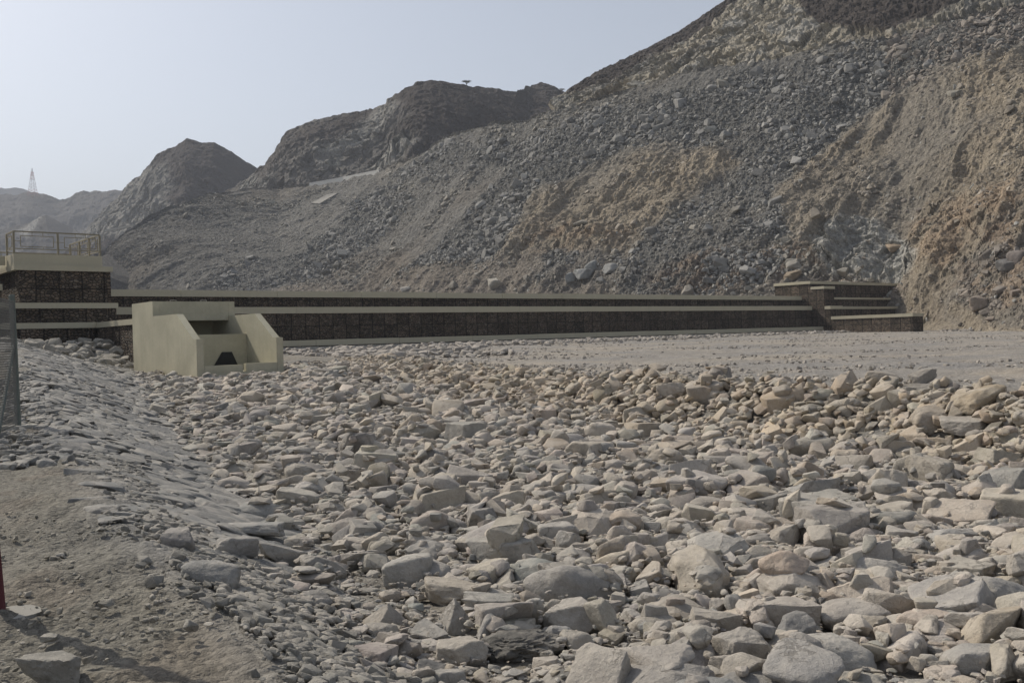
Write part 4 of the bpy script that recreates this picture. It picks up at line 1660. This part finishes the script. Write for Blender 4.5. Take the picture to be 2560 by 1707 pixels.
    edge2 = np.clip(tt * 20, 0, 1)
    dsp = dsp * np.where(st1 > 0, edge2, 1) * np.where(st2 > 0, .35, 1)
    P = P + dsp[..., None] * (np.array([-.45, -.42, .79]) * (1 - st3[..., None]) + np.array([-.60, -.58, .55]) * st3[..., None])
    # keep the slope out of the terrace in front of it
    P[0, :, 2] = -2.5
    # colour
    grey = np.array([.162, .156, .145]); ochre = np.array([.262, .222, .170]); orange = np.array([.28, .19, .125])
    drk = np.array([.072, .060, .053]); pale = np.array([.31, .28, .225]); bluish = np.array([.148, .147, .142])
    white = np.array([.33, .325, .30])
    tone_x = sstep(300, 900, qx)  # base grey is a little darker towards the left end
    col = np.ones((R, C, 1)) * (grey * .82) * (1 - tone_x[..., None]) + grey * tone_x[..., None]

    def mx(col, m, c): return col * (1 - m[..., None]) + np.array(c) * m[..., None]
    brown = sstep(.0, .6, fbm(P * .035 + 11, 4, 171)) * st1 * .45
    col = mx(col, brown, [.17, .148, .122])
    col = mx(col, o3 * .55, [.20, .165, .13])
    col = mx(col, rub * .85, np.array([.132, .130, .123]))
    col = mx(col, o * .92, ochre)
    col = mx(col, o * .4 * sstep(.1, .6, mid), [.31, .27, .21])
    greyf = sstep(.1, .5, fbm(gul * 1.7, 3, 181)) * .5 * o
    col = mx(col, greyf, [.19, .175, .15])
    col = mx(col, org * .42 * sstep(-.5, .4, mid), orange)
    col = mx(col, wht * .9, [.30, .295, .275])
    col = mx(col, wht * sstep(.15, .5, crb) * .7, [.38, .37, .34])
    pc = pale[None, None] * (1 + .22 * strat2[..., None])
    col = col * (1 - st3[..., None]) + pc * st3[..., None]
    vein = sstep(.42, .62, strata + .3 * mid) * st3
    col = mx(col, vein * .6, [.36, .35, .325])
    och2 = sstep(0, .5, fbm(P * .03 + 50, 3, 191)) * st3 * .6
    col = mx(col, och2, [.23, .19, .145])
    grf = sstep(-.1, .4, fbm(P * .04 + 70, 3, 195)) * st3 * .5
    col = mx(col, grf, [.165, .162, .152])
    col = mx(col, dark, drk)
    col = col * (1 + .16 * (1 - dark[..., None]) * np.array([1.0, 1.0, .9]))
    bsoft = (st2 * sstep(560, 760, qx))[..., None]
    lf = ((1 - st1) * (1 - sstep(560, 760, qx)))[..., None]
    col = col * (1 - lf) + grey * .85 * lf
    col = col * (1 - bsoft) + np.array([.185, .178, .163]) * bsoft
    grit = np.clip(.45 * st1 + .5 * rub + .2 * st3, 0, 1)
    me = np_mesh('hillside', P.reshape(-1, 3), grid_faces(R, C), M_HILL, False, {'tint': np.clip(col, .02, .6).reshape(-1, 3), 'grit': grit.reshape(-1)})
    tag(obj('hillside', me), kind='structure')
    return P, rub, o, org, wht, st1, n1, px, rr, col, o3


HS = build_hillside()


def hill_rocks():
    P, rub, o, org, wht, st1, n1, px, rr, col, o3 = HS
    C = P.shape[1]
    r = np.random.default_rng(5)
    dv = (np.roll(P, -1, 0) - P)[:n1 - 1, :-1]; du = (P[:n1 - 1, 1:] - P[:n1 - 1, :-1])
    area = np.linalg.norm(np.cross(du, dv), axis=-1)
    nrm = np.cross(du, dv); nrm /= np.maximum(np.linalg.norm(nrm, axis=-1), 1e-6)[..., None]
    nrm *= np.sign(nrm[..., 2:3])
    rb = rub[:n1 - 1, :-1]; oc = o[:n1 - 1, :-1]
    dens = .07 + 1.0 * rb + .10 * o3[:n1 - 1, :-1]
    dens = np.where(oc > .4, .10, dens) * (1 - .85 * wht[:n1 - 1, :-1])
    clump = np.clip(.6 + 1.3 * fbm(P[:n1 - 1, :-1] * .09, 3, 201), .1, 2)
    w = area * dens * clump
    pxc = px[:-1]
    vis = ((pxc > 200) & (pxc < 2640))[None, :]
    w = w * vis
    dist = P[:n1 - 1, :-1, 1]
    out = []
    for (n, amin, amax, pw, near) in ((21000, .13, .34, 1.6, 1.5), (6500, .28, .66, 1.5, 1.1), (900, .55, 1.5, 1.9, .4)):
        ww = w * (150 / dist) ** near
        if amin >= .35: ww = ww * np.where(rb > .4, 1.0, .35)
        ww = ww / ww.sum()
        idx = r.choice(ww.size, n, p=ww.ravel())
        i, j = np.unravel_index(idx, ww.shape)
        f = r.random((n, 2))
        pos = P[i, j] + du[i, j] * f[:, :1] + dv[i, j] * f[:, 1:]
        for q in range(n):
            a = amin + (amax - amin) * r.random() ** pw
            a *= min(max(pos[q][1] / 165., .55), 1.0)
            b = a * r.uniform(.6, .92); c = a * r.uniform(.35, .75)
            nn = nrm[i[q], j[q]] + r.normal(size=3) * .22
            k = r.integers(56)
            base = np.array([.212, .208, .196]) if rb[i[q], j[q]] > .5 else np.array([.235, .22, .19])
            if pos[q][0] > .40 * pos[q][1]: base = np.array([.21, .185, .16])
            if oc[i[q], j[q]] > .5: base = np.array([.25, .22, .18])
            tt = base * r.uniform(.7, 1.35)
            a_ok = a < .5
            if r.random() < .09 and a_ok: tt = np.array([.34, .335, .31]) * r.uniform(.9, 1.15)
            p = pos[q] + nn / np.linalg.norm(nn) * c * .25
            out.append((p, rot_from(nn, r.uniform(0, 6.28)), (a, b, c), int(k), tt))
    return out


HR = hill_rocks()
HR.sort(key=lambda r_: -r_[2][0] / r_[0][1])


def hill_at(pxq, pyq):
    """nearest spot of the slope that shows at this photograph pixel"""
    P = HS[0][:HS[6]]
    qx, qy = proj(P.reshape(-1, 3))
    k = np.argmin((qx - pxq) ** 2 + (qy - pyq) ** 2)
    return P.reshape(-1, 3)[k]


HB = [
    (1240, 712, 40, 36, 'angular', (.33, .31, .27), 'single pale pointed boulder just above the long coping, centre'),
    (1428, 700, 34, 36, 'angular', (.27, .275, .27), 'blue-grey angular boulder leaning at the left end of the rock cluster'),
    (1462, 688, 46, 34, 'block', (.26, .265, .26), 'blue-grey blocky boulder in the cluster above the long wall'),
    (1482, 668, 40, 30, 'round', (.22, .225, .22), 'rounded dark blue-grey boulder topping the cluster above the wall'),
    (1530, 672, 44, 24, 'angular', (.27, .27, .26), 'wide grey boulder right of the blue-grey cluster'),
    (1720, 730, 34, 30, 'angular', (.24, .22, .19), 'tan angular boulder right above the coping, right of centre'),
    (1015, 724, 30, 12, 'slab', (.27, .26, .24), 'low grey boulder half hidden behind the long coping'),
    (1775, 325, 38, 20, 'block', (.30, .295, .27), 'large white block in the rubble band high on the slope'),
    (1715, 345, 24, 18, 'angular', (.24, .24, .23), 'grey boulder left of the large white block'),
    (2200, 190, 24, 34, 'angular', (.31, .305, .285), 'upright whitish boulder on the upper rubble band'),
    (2265, 143, 34, 20, 'block', (.32, .31, .285), 'pale boulder near the upper edge of the rubble band'),
    (2320, 158, 24, 20, 'angular', (.28, .275, .26), 'pale grey boulder right of the one on the band edge'),
    (2480, 105, 30, 22, 'angular', (.22, .22, .21), 'grey boulder high on the slope near the right edge'),
    (2388, 235, 34, 18, 'slab', (.28, .26, .22), 'flat pale boulder lying on the upper ochre slope'),
    (875, 640, 14, 26, 'slab', (.3, .295, .28), 'upright thin pale slab on the grey slope left of centre'),
    (950, 485, 34, 18, 'block', (.21, .205, .19), 'grey blocky boulder group head on the left rubble tongue'),
    (1455, 557, 38, 16, 'angular', (.27, .25, .21), 'pale boulder on the lower left ochre slope'),
    (2237, 615, 44, 20, 'round', (.27, .21, .15), 'smooth orange boulder above the abutment block'),
    (1985, 688, 46, 22, 'angular', (.27, .22, .16), 'broad orange outcrop boulder just left of the abutment top'),
    (2455, 760, 62, 46, 'angular', (.27, .225, .185), 'largest brown boulder of the pile at the right foot of the slope'),
    (2520, 665, 70, 42, 'slab', (.15, .145, .14), 'dark tilted slab in the boulder pile at the right edge'),
    (2549, 650, 50, 44, 'round', (.19, .165, .15), 'dark rounded boulder cut by the right edge, above the pile'),
    (2420, 738, 44, 28, 'angular', (.25, .215, .18), 'brown boulder on the left side of the right-hand pile'),
    (2500, 728, 40, 26, 'block', (.24, .21, .18), 'blocky brown boulder inside the right-hand pile'),
    (2408, 728, 24, 16, 'angular', (.30, .265, .225), 'small pale boulder at the left tip of the right-hand pile'),
    (2545, 735, 36, 24, 'angular', (.24, .2, .17), 'brown angular boulder at the lower right of the pile'),
    (2478, 800, 26, 14, 'angular', (.25, .21, .175), 'lone brown stone at the very foot of the right-hand slope'),
]
for n_, (px_, py_, w, h, kd, tint, label) in enumerate(HB):
    g = hill_at(px_, py_)
    a = w * g[1] / F_PX / 2; c = h * g[1] / F_PX / 2; b = a * .8
    p_ = np.array(g) + np.array([-.3, -.4, .4]) * a * .15
    boulder('talus_boulder', p_, rot_from((-.2, -.25, 1), rnd.uniform(-.4, .4)), (a, b, c), -1, tint, label, 'boulders on the hillside', mat=M_HBOULDER,
            level=4, fn=rock_shape(700 + n_, kd))
build_stuff('talus_rubble', HR, M_HROCK, 'grey broken rock rubble streaming down the cut hillside', flat_all=True)


# ---- further mountains: a ridge line with a front face running down towards the camera
def mountain(name, ridge, base_y, base_d, colf, ncol=500, nrow=170, amp=6, fr=.02, seed=300, back=200, back_drop=80, belly=.1, dark=None, label=None):
    x0, x1 = ridge[0][0], ridge[-1][0]
    px = np.linspace(x0, x1, ncol)
    top = at(px, K(px, ridge, 1), K(px, ridge, 2))
    bot = at(px, np.full_like(px, base_y), K(px, base_d, 1))
    t = np.linspace(0, 1, nrow)[:, None, None]
    F = bot[None] * (1 - t) + top[None] * t
    F[..., 2] += np.sin(t[..., 0] * math.pi) * belly * (top[None, :, 2] - bot[None, :, 2])
    bk = top + np.array([0, back, 0]); bk[:, 2] -= back_drop
    t = np.linspace(0, 1, 12)[1:, None, None]
    P = np.concatenate([F, top[None] * (1 - t) + bk[None] * t], 0)
    R, C = P.shape[:2]
    qx, qy = proj(P.reshape(-1, 3)); qx = qx.reshape(R, C); qy = qy.reshape(R, C)
    big = ridged(P * fr, 5, seed) ; med = fbm(P * fr * 5, 4, seed + 5)
    fc = facets(P * np.array([1, 1, .5]) * fr * 7, seed + 9, 1.0)
    rowf = np.concatenate([np.linspace(0, 1, nrow), np.ones(11)])[:, None]
    att = np.clip((1 - rowf) * 4, .16, 1)
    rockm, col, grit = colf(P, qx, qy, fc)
    fin = fbm(P * fr * 22, 4, seed + 7); fc2 = facets(P * np.array([1, 1, .5]) * fr * 20, seed + 11, 1.0)
    dsp = amp * (att * .8 * (big - .3) + .24 * med * np.clip(att, .5, 1) + .10 * fin + .26 * rockm * fc * att + .13 * (.35 + rockm) * fc2 * np.clip(att, .4, 1))
    P = P + dsp[..., None] * np.array([-.3, -.75, .5])
    me = np_mesh(name, P.reshape(-1, 3), grid_faces(R, C), M_HILL, False, {'tint': np.clip(col, .02, .6).reshape(-1, 3), 'grit': grit.reshape(-1)})
    o = obj(name, me)
    tag(o, kind='structure')
    return o, P


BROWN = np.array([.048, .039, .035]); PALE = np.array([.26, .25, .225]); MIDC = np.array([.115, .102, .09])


def mix3(a, b, m): return a * (1 - m[..., None]) + b * m[..., None]


PALE_LIT_E = P_([(505, 450), (560, 390), (590, 400), (680, 345), (800, 330), (860, 240), (905, 235), (935, 262), (900, 300), (950, 340), (900, 400), (700, 440)])  # pale rock spur, with sunlit left flanks painted in; shaded right stays brown
PALE_LIT_E2 = P_([(620, 330), (700, 270), (790, 262), (700, 300), (640, 370), (560, 390), (560, 420), (590, 360)])


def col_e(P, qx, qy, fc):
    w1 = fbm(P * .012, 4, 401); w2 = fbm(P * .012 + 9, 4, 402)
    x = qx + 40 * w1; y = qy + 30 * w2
    pale = np.clip(soft(x, y, PALE_LIT_E, 24) + .7 * soft(x, y, PALE_LIT_E2, 20), 0, 1)
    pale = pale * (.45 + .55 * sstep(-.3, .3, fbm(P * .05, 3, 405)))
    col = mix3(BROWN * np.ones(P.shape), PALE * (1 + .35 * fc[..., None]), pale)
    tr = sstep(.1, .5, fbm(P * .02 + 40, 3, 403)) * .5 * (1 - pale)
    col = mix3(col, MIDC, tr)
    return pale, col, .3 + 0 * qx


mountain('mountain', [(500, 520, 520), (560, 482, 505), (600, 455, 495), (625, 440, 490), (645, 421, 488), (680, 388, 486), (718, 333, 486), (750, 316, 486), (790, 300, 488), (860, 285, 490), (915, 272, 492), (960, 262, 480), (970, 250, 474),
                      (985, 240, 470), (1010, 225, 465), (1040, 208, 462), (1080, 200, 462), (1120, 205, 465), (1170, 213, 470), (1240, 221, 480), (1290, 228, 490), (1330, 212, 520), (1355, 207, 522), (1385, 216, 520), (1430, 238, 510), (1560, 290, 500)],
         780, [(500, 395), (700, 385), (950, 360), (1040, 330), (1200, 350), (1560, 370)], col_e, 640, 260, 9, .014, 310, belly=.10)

PALE_LIT_D = P_([(160, 560), (240, 470), (330, 390), (385, 375), (400, 420), (380, 450), (440, 480), (380, 500), (300, 560)])  # sunlit left side of the cone painted pale, its shaded right left brown


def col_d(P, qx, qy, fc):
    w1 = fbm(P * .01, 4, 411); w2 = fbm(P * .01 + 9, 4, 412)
    pale = soft(qx + 26 * w1, qy + 20 * w2, PALE_LIT_D, 16) * .85
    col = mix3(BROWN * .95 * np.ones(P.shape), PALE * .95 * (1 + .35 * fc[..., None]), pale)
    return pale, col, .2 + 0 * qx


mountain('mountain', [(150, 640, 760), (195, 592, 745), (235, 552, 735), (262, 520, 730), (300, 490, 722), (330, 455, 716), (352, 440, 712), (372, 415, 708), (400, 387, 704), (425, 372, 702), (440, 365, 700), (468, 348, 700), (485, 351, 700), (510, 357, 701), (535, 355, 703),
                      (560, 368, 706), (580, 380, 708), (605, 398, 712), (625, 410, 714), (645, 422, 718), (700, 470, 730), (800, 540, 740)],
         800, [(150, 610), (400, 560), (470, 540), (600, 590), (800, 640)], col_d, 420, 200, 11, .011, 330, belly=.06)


def col_far(P, qx, qy, fc):
    col = np.ones(P.shape) * np.array([.075, .066, .062])
    return 0 * qx, mix3(col, MIDC, .4 * sstep(0, .5, fbm(P * .01, 3, 421))), 0 * qx


PALE_C = P_([(36, 530), (60, 520), (92, 488), (100, 492), (80, 520), (60, 545)])


def col_c(P, qx, qy, fc):
    pale = soft(qx, qy, PALE_C, 6) * .9
    return pale, mix3(np.ones(P.shape) * np.array([.05, .045, .042]), PALE * 1.2, pale), 0 * qx


RID_B = [(-160, 505, 1500), (-60, 492, 1500), (0, 489, 1500), (17, 486, 1500), (38, 489, 1500), (63, 482, 1500), (84, 482, 1500), (107, 485, 1500), (126, 490, 1500), (147, 498, 1490), (155, 495.5, 1490), (168, 495.7, 1480), (189, 487, 1470),
         (208, 478, 1460), (222, 477, 1460), (237, 474.6, 1450), (256, 480, 1440), (275, 475.6, 1430), (300, 477, 1420), (340, 470, 1420), (420, 470, 1400), (560, 520, 1400)]
mountain('mountain', RID_B, 830, [(-160, 1150), (60, 1100), (150, 1250), (240, 1150), (560, 1200)], col_far, 380, 90, 26, .0045, 350, belly=.03)
mountain('mountain', [(-220, 480, 5200), (0, 469, 5200), (12, 472, 5200), (40, 470, 5200), (57, 472, 5200), (73, 478, 5180), (90, 486, 5150), (180, 520, 5100), (300, 560, 5100)],
         830, [(-220, 4600), (300, 4600)], col_far, 120, 40, 20, .003, 360, belly=.03)
mountain('hill', [(-80, 600, 1100), (0, 574, 1100), (28, 568, 1100), (60, 562, 1090), (80, 552, 1085), (100, 541, 1080), (116, 538, 1080), (132, 545, 1085), (150, 556, 1090), (166, 564, 1100), (184, 572, 1110), (215, 590, 1020), (300, 640, 1050)],
         830, [(-80, 850), (116, 800), (300, 900)], col_c, 220, 70, 13, .012, 370, belly=.05)

# ------------------------------------------------------------------ concrete edge and slab on the slope
def ribbon(name, pts, w, h, mat, label, cat):
    m = MB()
    for (a, b) in zip(pts[:-1], pts[1:]):
        a = Vector(a); b = Vector(b)
        d_ = (b - a).normalized(); s_ = Vector((-d_.y, d_.x, 0)).normalized() * w / 2
        vs = [m.bm.verts.new(q) for q in (a - s_, b - s_, b + s_, a + s_, a - s_ + Vector((0, 0, h)), b - s_ + Vector((0, 0, h)), b + s_ + Vector((0, 0, h)), a + s_ + Vector((0, 0, h)))]
        for f in ((0, 3, 2, 1), (4, 5, 6, 7), (0, 1, 5, 4), (1, 2, 6, 5), (2, 3, 7, 6), (3, 0, 4, 7)):
            m.bm.faces.new([vs[i] for i in f])
    o = m.build(name, mat)
    tag(o, label, cat)
    return o


rpts = []
for pxq in (775, 800, 830, 860, 890, 920, 950):
    q = at(pxq, K(pxq, CREST, 1) - 1.5, K(pxq, CREST, 2) - 1.0)
    rpts.append((q[0], q[1], q[2] - .6))
ribbon('road_parapet', rpts, .8, 1.7, M_PALE, 'thin pale concrete road edge along the crest of the cut slope', 'road parapet')
rpts = []
for pxq, pyq in ((262, 581), (290, 575), (318, 570), (332, 567)):
    q = at(pxq, pyq, 520); rpts.append(tuple(q))
ribbon('road_parapet', rpts, 1, 1.2, M_CONC, 'faint pale road edge at the foot of the cone-shaped mountain', 'road parapet')
q = [hill_at(*p) for p in ((778, 510), (800, 512), (846, 484), (820, 488))]
nn = Vector(q[1] - q[0]).cross(Vector(q[3] - q[0])).normalized()
if nn.z < 0: nn = -nn
m_ = MB()
vs = [m_.bm.verts.new(Vector(p) + nn * .3) for p in q] + [m_.bm.verts.new(Vector(p) - nn * .5) for p in q]
for f in ((0, 1, 2, 3), (7, 6, 5, 4), (0, 4, 5, 1), (1, 5, 6, 2), (2, 6, 7, 3), (3, 7, 4, 0)):
    m_.bm.faces.new([vs[i] for i in f])
tag(m_.build('concrete_apron', M_APRON), 'pale tilted concrete slab on the grey slope below the road edge', 'concrete slab')

# ------------------------------------------------------------------ pylon on the far ridge
pb = at(82, 485, 1480)
PY = empty('pylon', tuple(pb - np.array([0, 0, 3])))
tag(PY, 'red and white lattice electricity pylon standing on the far hazy ridge', 'pylon')
Hp = (485 - 421) * 1480 / F_PX + 3
wb_, wt_ = 5.6, 1.1


def lat(z0, z1, mat, name):
    m = MB()
    n = max(1, int((z1 - z0) / 4.2))

    def wd(z): return wb_ + (wt_ - wb_) * (z / (Hp * .86)) if z < Hp * .86 else max(.12, wt_ * (1 - (z - Hp * .86) / (Hp * .14)))
    cs = [(-1, -1), (1, -1), (1, 1), (-1, 1)]
    for i in range(n):
        a = z0 + (z1 - z0) * i / n; b = z0 + (z1 - z0) * (i + 1) / n
        for k_ in range(4):
            c0, c1 = cs[k_], cs[(k_ + 1) % 4]
            m.tube((c0[0] * wd(a), c0[1] * wd(a), a), (c0[0] * wd(b), c0[1] * wd(b), b), .22, n=4)
            m.tube((c0[0] * wd(a), c0[1] * wd(a), a), (c1[0] * wd(b), c1[1] * wd(b), b), .12, n=4)
            m.tube((c1[0] * wd(a), c1[1] * wd(a), a), (c0[0] * wd(b), c0[1] * wd(b), b), .12, n=4)
            m.tube((c0[0] * wd(b), c0[1] * wd(b), b), (c1[0] * wd(b), c1[1] * wd(b), b), .12, n=4)
    return m.build(name, mat, PY)


lat(0, Hp * .22, M_PYLON, 'lattice_section'); lat(Hp * .22, Hp * .44, M_PYLONW, 'lattice_section'); lat(Hp * .44, Hp * .60, M_PYLONW, 'lattice_section')
lat(Hp * .60, Hp * .76, M_PYLON, 'lattice_section'); lat(Hp * .76, Hp * .86, M_PYLON, 'lattice_section'); lat(Hp * .86, Hp, M_PYLONW, 'lattice_tip')
for z in (.60, .74, .86):
    m = MB()
    for sy in (-1, 1):
        m.tube((0, 0, Hp * z + .9), (0, sy * 5.5, Hp * z), .13, n=4)
        m.tube((0, 0, Hp * z - .9), (0, sy * 5.5, Hp * z), .13, n=4)
    m.build('cross_arm', M_PYLON, PY)


# ------------------------------------------------------------------ trees on the ridge
def leaf_material():
    m, nt, bs = new_mat('leaves')
    bs.inputs['Base Color'].default_value = (.06, .062, .035, 1)
    return m


def bark_material():
    m, nt, bs = new_mat('bark')
    bs.inputs['Base Color'].default_value = (.09, .065, .05, 1)
    return m


M_LEAF, M_BARK = leaf_material(), bark_material()


def acacia(pxq, pyq, Y, h, w, label, nl=900):
    q = at(pxq, pyq, Y)
    T = empty('acacia_tree', tuple(q - np.array([0, 0, .6])))
    tag(T, label, 'tree', 'acacia trees on the ridge')
    m = MB()
    m.tube((0, 0, -.5), (.1, 0, h * .4), .22, .16, n=7)
    tips = []
    for i in range(7):
        t = 2 * math.pi * i / 7 + rnd.uniform(-.3, .3)
        e = Vector((.1 + w * .38 * math.cos(t) * rnd.uniform(.5, 1), w * .38 * math.sin(t) * rnd.uniform(.5, 1), h * rnd.uniform(.78, .9)))
        m.tube((.1, 0, h * .38), e, .10, .03, n=5)
        tips.append(e)
    m.build('trunk', M_BARK, T)
    c = MB()
    for i in range(nl):
        e = rnd.choice(tips)
        p_ = e + Vector((rnd.gauss(0, w * .13), rnd.gauss(0, w * .13), abs(rnd.gauss(0, h * .07)) - h * .03))
        s_ = rnd.uniform(.08, .2)
        a = Vector((rnd.gauss(0, 1), rnd.gauss(0, 1), rnd.gauss(0, .5))).normalized() * s_
        b = a.orthogonal().normalized() * s_ * .7
        vs = [c.bm.verts.new(p_ + v) for v in (a, b, -a, -b)]
        c.bm.faces.new(vs)
    c.build('crown', M_LEAF, T)


acacia(1166, 214, 468, 3.0, 4.2, 'lone flat-topped thorn tree on the brown ridge, against the sky')
acacia(1404, 228, 512, 1.7, 3.4, 'small low bush-like thorn tree in the notch between the two ridges', 300)

# ------------------------------------------------------------------ haze
hm = bpy.data.materials.new('haze')
hm.use_nodes = True
nt = hm.node_tree
nt.nodes.clear()
o_ = nt.nodes.new('ShaderNodeOutputMaterial')
pv = nt.nodes.new('ShaderNodeVolumePrincipled')
pv.inputs['Color'].default_value = (.84, .90, 1.0, 1)
pv.inputs['Density'].default_value = .00030
pv.inputs['Anisotropy'].default_value = .0
nt.links.new(pv.outputs[0], o_.inputs['Volume'])
m = MB().box(-9000, 9000, -7200, 9500, -5.2, 420)
hz = m.build('haze', hm)
tag(hz, kind='stuff')
